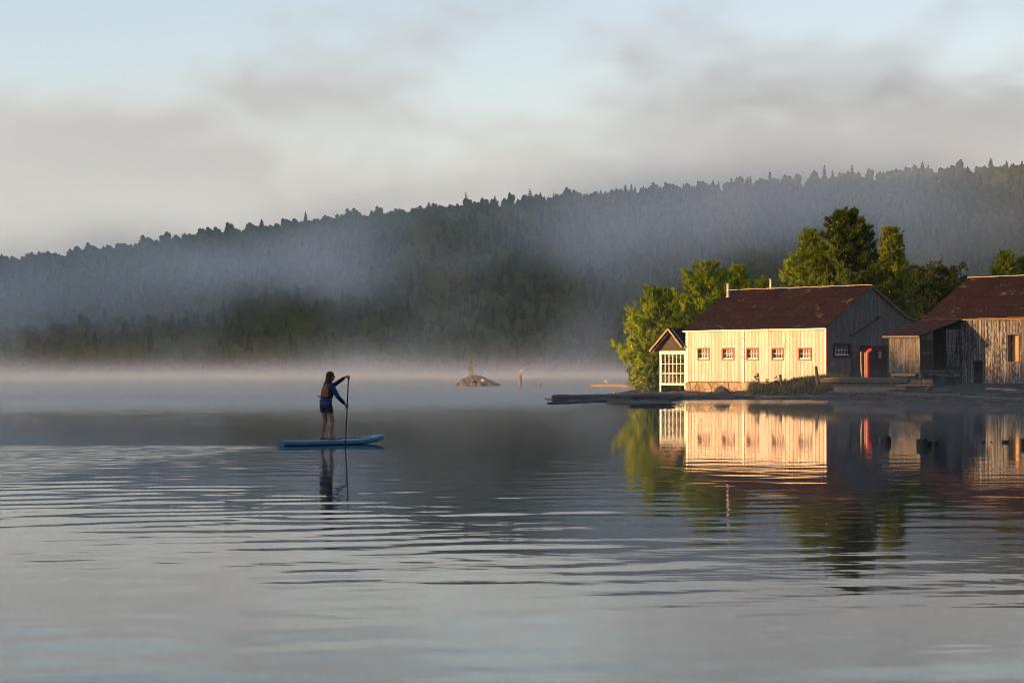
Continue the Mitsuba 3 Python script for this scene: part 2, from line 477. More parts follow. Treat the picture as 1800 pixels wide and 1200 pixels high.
def near_shore_z(x, y):
    q = (x * S2[0] + y * S2[1])
    return np.clip((q - 84) * 0.14, -2, 2.2) + 0.3 * (meshkit.fbm(np.stack([x / 5.0, y / 5.0, x * 0], -1), 3, 6) - 0.5) - 3.0 * sstep(112, 119, x * EP[0] + y * EP[1])


scene['near_shore'] = mikit.ply(terrain(np.linspace(-200, -55, 80), np.linspace(-90, 105, 110), near_shore_z), 'shore_bsdf', smooth=True)
tag('near_shore', 'low wooded bank left of the paddler', 'shore', kind='structure')


def added_south_shore_z(x, y):
    return np.clip(np.maximum(-y - 22, x - 44) * 0.12, -2, 2.0) + 0.3 * (meshkit.fbm(np.stack([x / 5.0, y / 5.0, x * 0], -1), 3, 6) - 0.5) - 0.4


scene['added_south_shore'] = mikit.ply(cat([terrain(np.linspace(-110, 135, 60), np.linspace(-85, -18, 24), added_south_shore_z), terrain(np.linspace(42, 135, 30), np.linspace(-17, 84, 30), added_south_shore_z)]), 'shore_bsdf', smooth=True)  # bank added out of view, under the trees that dim the skylight
tag('added_south_shore', 'unseen wooded bank added behind and right to dim the skylight', 'shore', kind='structure')
rngs = np.random.default_rng(77)
FORM_H = [float(m_.bounds[1, 2]) for _, m_, _ in protos]
k = 0
for p_ in np.arange(8, 109, 1.5):
    for q_ in (93, 97.5, 102.5):
        pos = (p_ + rngs.uniform(-0.6, 0.6)) * EP + (q_ + rngs.uniform(-1.5, 1.5)) * S2
        form = rngs.integers(0, len(protos)) if p_ < 95 else rngs.integers(0, BROAD)
        want = (rngs.uniform(16, 20) if p_ < 80 else rngs.uniform(20, 22.5)) if p_ < 100 else np.interp(p_, [100, 104, 109], [20.5, 20.0, 17.5]) + rngs.uniform(-0.7, 0.7)
        s = want / FORM_H[form]
        k += 1
        inst(f'unseen_wood__{k:04d}', form, pos[0], pos[1], 0.4, s, rngs.uniform(0, 360))
        if q_ == 97.5:   # undergrowth
            k += 1
            inst(f'unseen_wood__{k:04d}', rngs.integers(0, 4), pos[0], pos[1], -2.2, s * 0.75, rngs.uniform(0, 360))
# unseen wood added behind and right, to dim skylight on gable and paddler
for _ in range(420):
    if rngs.random() < 0.5:
        x, y = rngs.uniform(-95, 110), rngs.uniform(-75, -28)
        if abs(x) < 9 and y > -40:
            continue
    else:
        x, y = rngs.uniform(48, 110), rngs.uniform(-60, 150)
    form = rngs.integers(0, len(protos))
    k += 1
    inst(f'unseen_wood__{k:04d}', form, x, y, 0.2, rngs.uniform(1.0, 1.5), rngs.uniform(0, 360))
for _ in range(90):       # more unseen trees added at right, to darken the gable
    x, y = rngs.uniform(42, 80), rngs.uniform(97, 142)
    k += 1
    inst(f'unseen_wood__{k:04d}', rngs.integers(0, 7), x, y, 0.6, rngs.uniform(1.0, 1.4), rngs.uniform(0, 360))
tag('unseen_wood', 'dense unseen trees on the near banks, those behind and right added to dim skylight', 'wood', kind='stuff')

# ------------------------------------------------------------------ materials of the buildings
def streaks(p, f):
    return 0.55 * fbm(p.x * f, p.y * f, p.z * 0.5, 3) + 0.45 * noise(p.x * f * 4, p.y * f * 4, p.z * 1.1)


def worn(base, under, lo, hi, f=2.2):
    """Paint worn through in upright flakes and runs to what lies under it."""
    def fn(p, n, uv):
        flake = noise(p.x * 17, p.y * 17, p.z * 5.0)
        return mix(base, under, smoothstep(lo, hi, 0.7 * streaks(p, f) + 0.3 * flake))
    return proc(fn)


def plain(base, dark, f=3.0):
    return proc(lambda p, n, uv: mix(dark, base, 0.25 + 0.75 * fbm(p.x * f, p.y * f, p.z * f * 0.4, 4)))


MAT = {}
for i, c in enumerate([(0.54, 0.485, 0.425), (0.48, 0.42, 0.355), (0.58, 0.53, 0.47)]):
    scene[f'cream_paint_{i}'] = two(principled(worn(c, (0.36, 0.27, 0.17), 0.52, 0.84), 0.6))
    scene[f'old_board_{i}'] = two(principled(worn((0.13 + 0.02 * i, 0.118 + 0.018 * i, 0.104 + 0.016 * i), (0.07, 0.060, 0.050), 0.40, 0.66, 4.0), 0.8))
    scene[f'grey_board_{i}'] = two(principled(worn((0.150 + 0.014 * i, 0.145 + 0.013 * i, 0.138 + 0.012 * i), (0.105, 0.098, 0.090), 0.42, 0.78, 3.0), 0.8))  # plain grey tone with darker streaks, used on the gable
    scene[f'peeling_board_{i}'] = two(principled(worn((0.165 + 0.03 * i, 0.168 + 0.03 * i, 0.175 + 0.03 * i), (0.045, 0.041, 0.038), 0.40, 0.60, 5.0), 0.8))
    scene[f'rust_sheet_{i}'] = two(principled(proc(lambda p, n, uv, i=i: mix(mix((0.0105 + 0.002 * i, 0.0050 + 0.0006 * i, 0.0056), (0.021, 0.0095, 0.0093), fbm(p.x * 0.9, p.y * 0.9, p.z * 2.2 + i, 4)),
                                               (0.16, 0.145, 0.14), smoothstep(0.66, 0.74, 0.6 * fbm(p.x * 1.1 + 9 * i, p.y * 1.1, p.z * 1.6, 4) + 0.4 * noise(p.x * 9, p.y * 9, p.z * 14)) * 0.5)), 0.85, specular=0.12))
scene['white_trim'] = two(principled(plain((0.84, 0.81, 0.74), (0.66, 0.60, 0.50)), 0.5))
scene['red_trim'] = two(principled(worn((0.40, 0.085, 0.055), (0.30, 0.16, 0.11), 0.45, 0.8), 0.55))
scene['bright_red'] = two(principled((0.72, 0.055, 0.030), 0.35))
scene['dark_red'] = two(principled(worn((0.065, 0.012, 0.013), (0.035, 0.016, 0.016), 0.4, 0.75), 0.6))
scene['dark_timber'] = two(principled(plain((0.075, 0.062, 0.052), (0.025, 0.021, 0.018), 5.0), 0.85))
scene['grey_timber'] = two(principled(plain((0.20, 0.175, 0.145), (0.075, 0.064, 0.055), 5.0), 0.85))
scene['tan_timber'] = two(principled(plain((0.44, 0.27, 0.13), (0.22, 0.13, 0.07), 4.0), 0.75))
scene['plywood'] = two(principled(plain((0.52, 0.31, 0.13), (0.40, 0.22, 0.09), 2.0), 0.7))
scene['blind_cloth'] = two({'type': 'diffuse', 'reflectance': {'type': 'rgb', 'value': [0.17, 0.155, 0.125]}})
scene['pane_glass'] = {'type': 'thindielectric', 'int_ior': 1.5}
scene['pale_metal'] = two(principled(plain((0.50, 0.47, 0.43), (0.24, 0.20, 0.17), 6.0), 0.5))
scene['dark_metal'] = two(principled((0.035, 0.033, 0.032), 0.5))
for i, c in enumerate([(0.42, 0.33, 0.20), (0.36, 0.26, 0.15), (0.47, 0.38, 0.25)]):
    scene[f'field_stone_{i}'] = two(principled(plain(c, tuple(v * 0.5 for v in c), 3.0), 0.85))
scene['mortar'] = two(principled(plain((0.26, 0.20, 0.13), (0.16, 0.12, 0.08), 6.0), 0.9))


class Frame:
    """A building's own axes: a along the front wall (towards the right), b inwards from it, z up."""

    def __init__(self, origin, u):
        self.o, self.u = np.asarray(origin, float), np.asarray(u, float) / np.linalg.norm(u)
        self.v = np.array([-self.u[1], self.u[0]])
        self.M = np.eye(4)
        self.M[:2, 0], self.M[:2, 1], self.M[:2, 3] = self.u, self.v, self.o

    def w(self, m):
        m = m.copy()
        m.apply_transform(self.M)
        return m

    def at(self, a, b, z):
        return np.array([*(self.o + a * self.u + b * self.v), z])


def panel(poly, origin, ex, ey, depth):
    """A flat polygon given in the axes ex, ey from origin, with that thickness behind and before its plane along ex x ey."""
    out = []
    for g in getattr(poly, 'geoms', [poly]):
        if g.area < 1e-4:
            continue
        m = trimesh.creation.extrude_polygon(g, depth, engine='earcut')
        M = np.eye(4)
        M[:3, 0], M[:3, 1], M[:3, 2], M[:3, 3] = ex, ey, np.cross(ex, ey), origin
        m.apply_transform(M)
        out.append(m)
    return out


def board_wall(parent, fr, a0, a1, b, z_low, z_top, holes, width, mats, rng, along='a', outward=-1, thick=0.032, gap=0.030, ragged=0.0, tilt=0.0, name='board'):
    """Upright boards, each an entry of its own. z_top(t) is the wall's upper edge. The plane is at b (along='a') or at a=b (along='b')."""
    t = a0
    while t < a1 - 0.03:
        w = min(width * rng.uniform(0.86, 1.14), a1 - t)
        zb = z_low + (rng.uniform(0, ragged) if ragged else 0)
        poly = sg.Polygon([(t + gap / 2, zb), (t + w - gap / 2, zb), (t + w - gap / 2, z_top(t + w - gap / 2)), (t + gap / 2, z_top(t + gap / 2))])
        for h in holes:
            poly = poly.difference(h)
        proud = rng.uniform(0.0, 0.008)
        ang = rng.normal(0, tilt) if tilt else 0.0
        for g in getattr(poly, 'geoms', [poly]):
            if g.is_empty or g.area < 0.004:
                continue
            m = trimesh.creation.extrude_polygon(g, thick, engine='earcut')      # x = t, y = z, z = thickness
            v = np.array(m.vertices)
            tc = t + w / 2
            d = v[:, 2] + proud + (v[:, 0] - tc) * math.tan(ang)
            if along == 'a':
                m.vertices = np.stack([v[:, 0], b + outward * d, v[:, 1]], 1)
            else:
                m.vertices = np.stack([b + outward * d, v[:, 0], v[:, 1]], 1)
            m.fix_normals()
            put(name, fr.w(m), mats[rng.integers(len(mats))], parent)
        t += w


def roof_sheets(parent, fr, a0, a1, low, high, courses, n, mats, rng, lap=0.05, thick=0.02):
    """Metal roofing from the line b, z = low up to high, in lapped courses of separate sheets."""
    (b0, z0), (b1, z1) = low, high
    L = math.hypot(b1 - b0, z1 - z0)
    eb, ez = (b1 - b0) / L, (z1 - z0) / L
    nb, nz_ = -ez, eb
    for c in range(courses):
        s0, s1 = L * c / courses - (lap if c else 0), L * (c + 1) / courses
        cut = np.linspace(a0, a1, n + 1)
        cut[1:-1] += rng.uniform(-0.25, 0.25, n - 1)
        for i in range(n):
            lift = 0.012 * (1 + (i % 2)) + 0.028 + rng.uniform(0, 0.008)
            cor = []
            for s, l in ((s0, lift + rng.uniform(0, 0.012)), (s1, lift - 0.026)):
                for a in (cut[i], cut[i + 1] + 0.04 * (i < n - 1)):
                    cor.append([a, b0 + eb * s + nb * l, z0 + ez * s + nz_ * l])
            cor = np.array(cor)
            bot = cor[[0, 1, 3, 2]]
            put('roof_sheet', fr.w(hexa(bot, bot + np.array([0, nb, nz_]) * thick)), mats[rng.integers(len(mats))], parent)


def window(parent, fr, a0, a1, z0, z1, cols, rows, along='a', plane=0.0, inward=1, depth=0.14, frame='red_trim', rim=0.085, blind=1.0, sill='white_trim'):
    """A casement set back in the wall: frame round the opening, sill, glazing bars, panes, a blind or a dark room behind."""
    def bx(p0, p1, d0, d1, q0, q1):
        d0, d1 = plane + inward * d0, plane + inward * d1
        lo, hi = min(d0, d1), max(d0, d1)
        return fr.w(box(p0, p1, lo, hi, q0, q1) if along == 'a' else box(lo, hi, p0, p1, q0, q1))
    win = numbered(f'{parent}__window')
    pr = -0.075
    scene[win] = mikit.ply(cat([bx(a0 - rim, a1 + rim, pr, depth, z1, z1 + rim), bx(a0 - rim, a1 + rim, pr, depth, z0 - rim, z0),
                                bx(a0 - rim, a0, pr, depth, z0, z1), bx(a1, a1 + rim, pr, depth, z0, z1)]), frame)
    put('sill', bx(a0 + 0.003, a1 - 0.003, 0.0, depth - 0.004, z0 + 0.002, z0 + 0.07), sill, win)
    bars = []
    bw = 0.032
    g0 = z0 + 0.07
    for i in range(cols + 1):
        c = a0 + (a1 - a0) * i / cols
        bars.append(bx(max(c - bw / 2, a0 + 0.002), min(c + bw / 2, a1 - 0.002), depth - 0.05, depth - 0.012, g0 + 0.002, z1 - 0.002))
    for j in range(rows + 1):
        c = g0 + (z1 - g0) * j / rows
        bars.append(bx(a0 + 0.002, a1 - 0.002, depth - 0.053, depth - 0.009, max(c - bw / 2, g0 + 0.002), min(c + bw / 2, z1 - 0.002)))
    put('glazing_bar', cat(bars), 'white_trim', win)
    for i in range(cols):
        for j in range(rows):
            c0, c1 = a0 + (a1 - a0) * i / cols, a0 + (a1 - a0) * (i + 1) / cols
            e0, e1 = g0 + (z1 - g0) * j / rows, g0 + (z1 - g0) * (j + 1) / rows
            d = plane + inward * (depth - 0.03)
            q = [(c0 + bw / 2, e0 + bw / 2), (c1 - bw / 2, e0 + bw / 2), (c1 - bw / 2, e1 - bw / 2), (c0 + bw / 2, e1 - bw / 2)]
            v = [[x, d, z] if along == 'a' else [d, x, z] for x, z in q]
            put('pane', fr.w(trimesh.Trimesh(v, [[0, 1, 2], [0, 2, 3]], process=False)), 'pane_glass', win)
    if blind:
        put('blind', bx(a0 - 0.02, a1 + 0.02, depth + 0.10, depth + 0.13, z1 + 0.02 - blind * (z1 - z0 + 0.04), z1 + 0.02), 'blind_cloth', win)
    return win


def param(fr, b, px):
    """The a at which the line of that b crosses the photograph's column px."""
    t = (px - 900) / F
    o = fr.o + b * fr.v
    return (t * o[1] - o[0]) / (fr.u[0] - t * fr.u[1])


def param_b(fr, a, px):
    t = (px - 900) / F
    o = fr.o + a * fr.u
    return (t * o[1] - o[0]) / (fr.v[0] - t * fr.v[1])


def zat(fr, a, b, py):
    return CAMZ + (HZ - py) / F * fr.at(a, b, 0)[1]


# ------------------------------------------------------------------ the cream boathouse
DL, DR = 141.7, 133.0
PL, PR = np.array([(1207 - 900) / F * DL, DL]), np.array([(1452 - 900) / F * DR, DR])
HF = Frame(PL, PR - PL)
LEN = np.linalg.norm(PR - PL)
rngb = np.random.default_rng(21)
house = thing('boathouse', 'long cream boarded boathouse with rusty roof and five small red framed windows', 'boathouse')
ZB, ZE = 1.08, 4.82
BR = 5.07                                   # ridge
ZR = zat(HF, LEN, BR, 502)
B1, Z1 = 9.15, zat(HF, LEN, 9.15, 555)      # kink of the rear slope
B2 = 11.0
Z2 = Z1 - 0.35
slope_f = (ZR - ZE) / BR


def gable_top(b):
    if b <= BR:
        return ZE + slope_f * b - 0.06
    if b <= B1:
        return ZR + (Z1 - ZR) * (b - BR) / (B1 - BR) - 0.06
    return Z1 + (Z2 - Z1) * (b - B1) / (B2 - B1) - 0.06


# the wall cores behind the boards
holes = []
WINPX = [(1228.2, 1246.8), (1271.4, 1289.6), (1314.2, 1332.8), (1358.4, 1377.0), (1405.4, 1425.8)]
wins = []
for p0, p1 in WINPX:
    a0, a1 = param(HF, 0, p0), param(HF, 0, p1)
    za, zb = zat(HF, a0, 0, 631.2), zat(HF, a0, 0, 613.2)
    wins.append((a0, a1, za, zb))
    holes.append(sg.box(a0 - 0.08, za - 0.08, a1 + 0.08, zb + 0.08))
front = numbered(f'{house}__front_wall')
core = sg.Polygon([(0, ZB), (LEN, ZB), (LEN, ZE), (0, ZE)]).difference(shapely.union_all(holes))
scene[front] = mikit.ply(HF.w(cat(panel(core, (0, 0.14, 0), (1, 0, 0), (0, 0, 1), 0.13))), 'dark_timber')
board_wall(front, HF, 0.16, LEN - 0.10, 0.0, ZB, lambda t: ZE - 0.02, holes, 0.30, ['cream_paint_0', 'cream_paint_1', 'cream_paint_2'], rngb)
put('corner_board', HF.w(box(-0.04, 0.15, -0.055, 0.0, ZB - 0.03, ZE)), 'white_trim', house)
put('corner_board', HF.w(box(LEN - 0.09, LEN + 0.03, -0.055, 0.0, ZB - 0.03, ZE)), 'white_trim', house)
for (a0, a1, za, zb), bl_ in zip(wins, (1.0, 0.72, 1.0, 0.55, 0.85)):
    window(house, HF, a0, a1, za, zb, 4, 2, blind=bl_)
# white downpipe board between the second and third window, dark seam beside it, little iron brackets
ap = param(HF, 0, 1307.0)
pipe = put('white_cover_strip', HF.w(box(ap - 0.10, ap + 0.10, -0.075, -0.037, ZB - 0.04, ZE - 0.02)), 'white_trim', house)
put('dark_seam', HF.w(box(ap + 0.103, ap + 0.135, -0.060, -0.037, ZB, ZE - 0.02)), 'dark_metal', house)
for py in (594.5, 614, 627.5):
    zz = zat(HF, ap, 0, py)
    put('bracket', HF.w(box(ap - 0.09, ap + 0.06, -0.10, -0.076, zz - 0.035, zz + 0.035)), 'dark_metal', pipe)

# gable wall towards the right, in shade
gable = numbered(f'{house}__gable_wall')
gw0, gw1 = param_b(HF, LEN, 1466.0), param_b(HF, LEN, 1492.5)
gz0, gz1 = zat(HF, LEN, gw0, 624.5), zat(HF, LEN, gw0, 607)
ghole = sg.box(gw0 - 0.1, gz0 - 0.1, gw1 + 0.1, gz1 + 0.1)
gcore = sg.Polygon([(0, 0.7), (B2, 0.7), (B2, gable_top(B2)), (B1, gable_top(B1)), (BR, gable_top(BR)), (0, gable_top(0))]).difference(ghole)
scene[gable] = mikit.ply(HF.w(cat(panel(gcore, (LEN - 0.15, 0, 0), (0, 1, 0), (0, 0, 1), 0.13))), 'dark_timber')
board_wall(gable, HF, 0.06, B2, LEN, 0.75, gable_top, [ghole], 0.29, ['grey_board_0', 'grey_board_1', 'grey_board_2'], rngb, along='b', outward=1, gap=0.014)
put('red_corner_board', HF.w(box(LEN + 0.03, LEN + 0.065, -0.05, 0.075, ZB - 0.2, ZE)), 'red_trim', house)
window(house, HF, gw0, gw1, gz0, gz1, 5, 2, along='b', plane=LEN, inward=-1, frame='dark_red', rim=0.16, blind=0)
put('floor', HF.w(box(0.2, LEN - 0.2, 0.5, B2 - 0.15, 0.7, 0.8)), 'grey_timber', house)
# rear and left walls, floor
put('left_wall', HF.w(cat(panel(sg.Polygon([(0.16, 0.7), (B2, 0.7), (B2, gable_top(B2)), (B1, gable_top(B1)), (BR, gable_top(BR)), (0.16, gable_top(0.16))]), (0.02, 0, 0), (0, 1, 0), (0, 0, 1), 0.12))), 'cream_paint_1', house)
put('rear_wall', HF.w(box(0.15, LEN - 0.16, B2 - 0.12, B2, 0.7, Z2 - 0.08)), 'old_board_1', house)
# roof
roof = numbered(f'{house}__roof')
OA = 0.16
ex = -0.22


def slab(fr, a0, a1, line, thick):
    ms = []
    for (b0, z0), (b1, z1) in zip(line[:-1], line[1:]):
        bot = np.array([[a0, b0, z0], [a1, b0, z0], [a1, b1, z1], [a0, b1, z1]])
        ms.append(hexa(bot - [0, 0, thick], bot))
    return fr.w(cat(ms))


scene[roof] = mikit.ply(slab(HF, -OA, LEN + OA, [(ex, ZE + slope_f * ex), (BR, ZR), (B1, Z1), (B2 + 0.15, Z2 - 0.03)], 0.05), 'dark_timber')
SH = ['rust_sheet_0', 'rust_sheet_1', 'rust_sheet_2']
roof_sheets(roof, HF, -OA - 0.03, LEN + OA + 0.03, (ex - 0.03, ZE + slope_f * (ex - 0.03)), (BR, ZR), 4, 10, SH, rngb)
put('rear_sheet', slab(HF, -OA - 0.03, LEN + OA + 0.03, [(BR + 0.02, ZR + 0.028), (B1, Z1 + 0.03), (B2 + 0.2, Z2 + 0.0)], 0.022), 'rust_sheet_1', roof)
put('ridge_cap', HF.w(cat([bar((-OA - 0.05, BR, ZR + 0.062), (LEN + OA + 0.05, BR, ZR + 0.062), 0.20, 0.035)])), 'pale_metal', roof)
put('eave_board', HF.w(box(-OA, LEN + OA, ex - 0.02, ex + 0.02, ZE + slope_f * ex - 0.10, ZE + slope_f * ex - 0.012)), 'white_trim', roof)
for a in np.arange(0.25, LEN, 0.62):
    put('rafter_end', HF.w(box(a - 0.03, a + 0.03, ex + 0.03, -0.06, ZE - 0.22, ZE - 0.10)), 'dark_timber', roof)
for s_ in (-OA + 0.0, LEN + OA - 0.0):
    sg_ = -1 if s_ < 0 else 1
    m = [bar((s_ + sg_ * 0.02, ex, ZE + slope_f * ex - 0.06), (s_ + sg_ * 0.02, BR, ZR - 0.05), 0.03, 0.15),
         bar((s_ + sg_ * 0.02, BR, ZR - 0.05), (s_ + sg_ * 0.02, B1, Z1 - 0.05), 0.03, 0.15), bar((s_ + sg_ * 0.02, B1, Z1 - 0.05), (s_ + sg_ * 0.02, B2, Z2 - 0.05), 0.03, 0.15)]
    put('barge_board', HF.w(cat(m)), 'grey_timber', roof)


def stove_pipe(parent, base, height, r):
    k = put('stove_pipe', cat([tube([base - [0, 0, 0.3], base + [0, 0, height]], r, 12)]), 'pale_metal', parent, smooth=30)
    put('cap', cat([tube([base + [0, 0, height + 0.02], base + [0, 0, height + 0.10]], [r * 1.35, r * 1.1], 12), tube([base + [0, 0, 0.02], base + [0, 0, 0.14]], [r * 1.7, r * 1.2], 12)]), 'pale_metal', k, smooth=30)


bp = 4.1
ap1 = param(HF, bp, 1280)
stove_pipe(roof, HF.at(ap1, bp, ZE + slope_f * bp), zat(HF, ap1, bp, 501) - (ZE + slope_f * bp), 0.105)
ap2 = param(HF, BR + 1.0, 1355)
stove_pipe(roof, HF.at(ap2, BR + 1.0, ZR - 0.3), zat(HF, ap2, BR + 1, 493) - (ZR - 0.3), 0.09)

# field stone footing
foot = numbered(f'{house}__footing')
scene[foot] = mikit.ply(HF.w(cat([box(0.02, LEN - 0.02, 0.05, 0.45, -0.1, ZB - 0.035), box(0.02, 0.45, 0.46, B2, -0.1, 0.69)])), 'mortar')
rngst = np.random.default_rng(8)
pts = np.stack([rngst.uniform(-0.3, LEN * 0.72, 46), rngst.uniform(0.05, ZB, 46)], 1)
from scipy.spatial import Voronoi
vor = Voronoi(np.vstack([pts, [[-30, 0], [60, 0], [5, 40], [5, -40]]]))
clip = sg.box(0.03, 0.12, LEN * 0.70, ZB - 0.05)
for r_ in vor.point_region:
    reg = vor.regions[r_]
    if -1 in reg or not reg:
        continue
    g = sg.Polygon(vor.vertices[reg]).intersection(clip).buffer(-0.055).buffer(0.035, quad_segs=2)
    if g.is_empty or g.area < 0.02 or g.geom_type != 'Polygon':
        continue
    d = rngst.uniform(0.05, 0.10)
    q = panel(g.simplify(0.015), (0, 0.05, 0), (1, 0, 0), (0, 0, 1), d)
    put('stone', HF.w(q[0]), f'field_stone_{rngst.integers(3)}', foot)

# small glazed porch at the left end, its gable towards the sun
porch = numbered(f'{house}__porch')
PA0 = param(HF, 0, 1160.5)
pz0, pz1, pzt = zat(HF, PA0, 0, 673), zat(HF, PA0, 0, 622.5), zat(HF, PA0, 0, 617)
DP = 2.9
for a in (PA0 + 0.06, -0.11):
    for b in (0.0, DP):
        put('post', HF.w(box(a - 0.06, a + 0.06, b - 0.06, b + 0.06, 0.2 if a < -1 else 0.5, pzt - 0.12)), 'white_trim', porch)
put('beam', HF.w(cat([box(PA0 - 0.02, -0.045, -0.085, 0.05, pz1, pzt), box(PA0 - 0.02, -0.045, DP - 0.05, DP + 0.085, pz1, pzt), box(PA0 - 0.025, PA0 + 0.11, 0.055, DP - 0.055, pz1, pzt)])), 'white_trim', porch)
put('floor_beam', HF.w(cat([box(PA0 - 0.02, -0.045, -0.075, -0.062, pz0 - 0.16, pz0), box(PA0 - 0.022, -0.043, 0.062, DP - 0.065, pz0 - 0.15, pz0 - 0.02)])), 'white_trim', porch)
ga0, ga1 = PA0 + 0.13, -0.18
for b, inner in ((0.0, True), (DP, False)):
    bars = [box(ga0 + (ga1 - ga0) * i / 6 - 0.028, ga0 + (ga1 - ga0) * i / 6 + 0.028, b - 0.03, b + 0.03, pz0 + 0.002, pz1 - 0.002) for i in range(7)]
    bars += [box(ga0 - 0.03, ga1 + 0.03, b - 0.035, b + 0.035, pz0 + (pz1 - pz0) * j / 3 - 0.028, pz0 + (pz1 - pz0) * j / 3 + 0.028) for j in (1, 2)]
    gl = put('glazed_screen', HF.w(cat(bars)), 'white_trim', porch)
    for i in range(6):
        for j in range(3):
            c0, c1 = ga0 + (ga1 - ga0) * i / 6 + 0.03, ga0 + (ga1 - ga0) * (i + 1) / 6 - 0.03
            e0, e1 = pz0 + (pz1 - pz0) * j / 3 + 0.03, pz0 + (pz1 - pz0) * (j + 1) / 3 - 0.03
            put('pane', HF.w(trimesh.Trimesh([[c0, b, e0], [c1, b, e0], [c1, b, e1], [c0, b, e1]], [[0, 1, 2], [0, 2, 3]], process=False)), 'pane_glass', gl)
apx = param(HF, -0.3, 1177)
zap, zel, zer = zat(HF, apx, 0, 577), zat(HF, PA0, 0, 616), zat(HF, 0, 0, 609)
ael = param(HF, -0.3, 1144)
pr = []
for (a0, z0), (a1, z1) in (((ael, zel), (apx, zap)), ((apx, zap), (-0.05, zer))):
    bot = np.array([[a0, -0.45, z0], [a1, -0.45, z1], [a1, DP + 0.3, z1], [a0, DP + 0.3, z0]])
    pr.append((bot, z0))
proof = put('porch_roof', HF.w(cat([hexa(b_ - [0, 0, 0.05], b_) for b_, _ in pr])), 'dark_timber', porch)
put('porch_sheeting', HF.w(cat([hexa(b_ + [0, 0, 0.003], b_ + [0, 0, 0.028]) for b_, _ in pr])), 'rust_sheet_0', porch)
for off, hh in ((-0.47, 0.12), (-0.12, 0.13)):
    put('barge_board', HF.w(cat([bar((ael, off, zel - 0.05), (apx, off, zap - 0.05), 0.04, hh), bar((apx, off + 0.002, zap - 0.052), (-0.06, off + 0.002, zer - 0.052), 0.04, hh)])), 'tan_timber' if off < -0.3 else 'white_trim', porch)
put('gable_boarding', HF.w(cat(panel(sg.Polygon([(ael + 0.55, pzt + 0.02), (-0.05, pzt + 0.02), (-0.05, zer - 0.16), (apx, zap - 0.2)]), (0, 0.16, 0), (1, 0, 0), (0, 0, 1), 0.03))), 'dark_timber', porch)

# things on and before the gable end
doorz0, doorz1 = 1.05, zat(HF, LEN, 5.0, 616)
b_d0, b_d1 = param_b(HF, LEN + 0.08, 1512), param_b(HF, LEN + 0.08, 1559)
door = numbered(f'{house}__red_door')
dm0 = param_b(HF, LEN + 0.08, 1527)
scene[door] = mikit.ply(HF.w(box(LEN + 0.045, LEN + 0.075, dm0, b_d1, doorz0, doorz1)), 'dark_red')
nb = 9
for i in range(nb):
    z0_, z1_ = doorz0 + (doorz1 - doorz0) * i / nb, doorz0 + (doorz1 - doorz0) * (i + 1) / nb
    put('plank', HF.w(box(LEN + 0.076, LEN + 0.105 + 0.006 * (i % 2), dm0 + 0.01, b_d1 - 0.01, z0_ + 0.012, z1_ - 0.012)), 'dark_red', door)
put('door_header', HF.w(box(LEN + 0.045, LEN + 0.14, b_d0, b_d1, doorz1 + 0.01, zat(HF, LEN, 5.0, 607.5))), 'dark_red', house)
bw_ = param_b(HF, LEN + 0.12, 1546.5)
put('grey_notice', HF.w(box(LEN + 0.112, LEN + 0.135, bw_ - 0.14, bw_ + 0.16, zat(HF, LEN, 5.5, 630), zat(HF, LEN, 5.5, 617.5))), 'pale_metal', door)
pb0, pb1 = param_b(HF, LEN + 0.08, 1497), param_b(HF, LEN + 0.08, 1511)
pp = np.linspace(pb0, pb1, 6)
for i in range(5):
    put('side_plank', HF.w(box(LEN + 0.045, LEN + 0.075 + 0.008 * (i % 2), pp[i] + 0.012, pp[i + 1] - 0.012, 1.0, zat(HF, LEN, 4.0, 618))), 'old_board_0', house)
br0, br1 = param_b(HF, LEN + 0.3, 1500), param_b(HF, LEN + 0.3, 1547)
rail = put('slanting_rail', HF.w(cat([tube([(LEN + 0.3, br0, zat(HF, LEN, br0, 588.5)), (LEN + 0.3, br1, zat(HF, LEN, br1, 557.5))], 0.055, 8),
                                      bar((LEN + 0.03, br0, zat(HF, LEN, br0, 588.5)), (LEN + 0.34, br0, zat(HF, LEN, br0, 588.5)), 0.08, 0.08), bar((LEN + 0.03, br1, zat(HF, LEN, br1, 557.5)), (LEN + 0.36, br1, zat(HF, LEN, br1, 557.5)), 0.13, 0.13)])), 'dark_metal', house)
plq = param_b(HF, LEN + 0.05, 1463.5)
put('tan_plate', HF.w(box(LEN + 0.04, LEN + 0.07, plq - 0.2, plq + 0.2, zat(HF, LEN, plq, 644), zat(HF, LEN, plq, 636.5))), 'tan_timber', house)

# ------------------------------------------------------------------ the grey shed with its lean-to
DM = 93.0 * 1.4
PM = np.array([(1690 - 900) / F * DM, DM])
SF = Frame(PM, HF.u)
shed = thing('shed', 'old grey plank shed with rusty roof and lean-to, paint peeling off its boards', 'shed')
rngd = np.random.default_rng(33)
zE = zat(SF, 0, 0, 556.5)
AL = param(SF, 0, 1626)                      # left end of the main roof
bK = 5.28
zK = zat(SF, AL, bK, 489)
sS = (zK - zE) / bK
AR = 11.5
zW = zat(SF, 0, 0, 678.5)
wa0, wa1 = param(SF, 0, 1772.5), param(SF, 0, 1791.0)
wz0, wz1 = zat(SF, wa0, 0, 635.5), zat(SF, wa0, 0, 588.5)
whole = sg.box(wa0, wz0, wa1, wz1)
low_gap = sg.box(param(SF, 0, 1711.5), zW - 0.2, param(SF, 0, 1727.5), zat(SF, 0, 0, 634))
fw = numbered(f'{shed}__front_wall')
scene[fw] = mikit.ply(SF.w(cat(panel(sg.Polygon([(AL + 0.25, zW), (AR, zW), (AR, zE - 0.03), (AL + 0.25, zE - 0.03)]).difference(whole).difference(low_gap), (0, 0.12, 0), (1, 0, 0), (0, 0, 1), 0.06))), 'dark_timber')
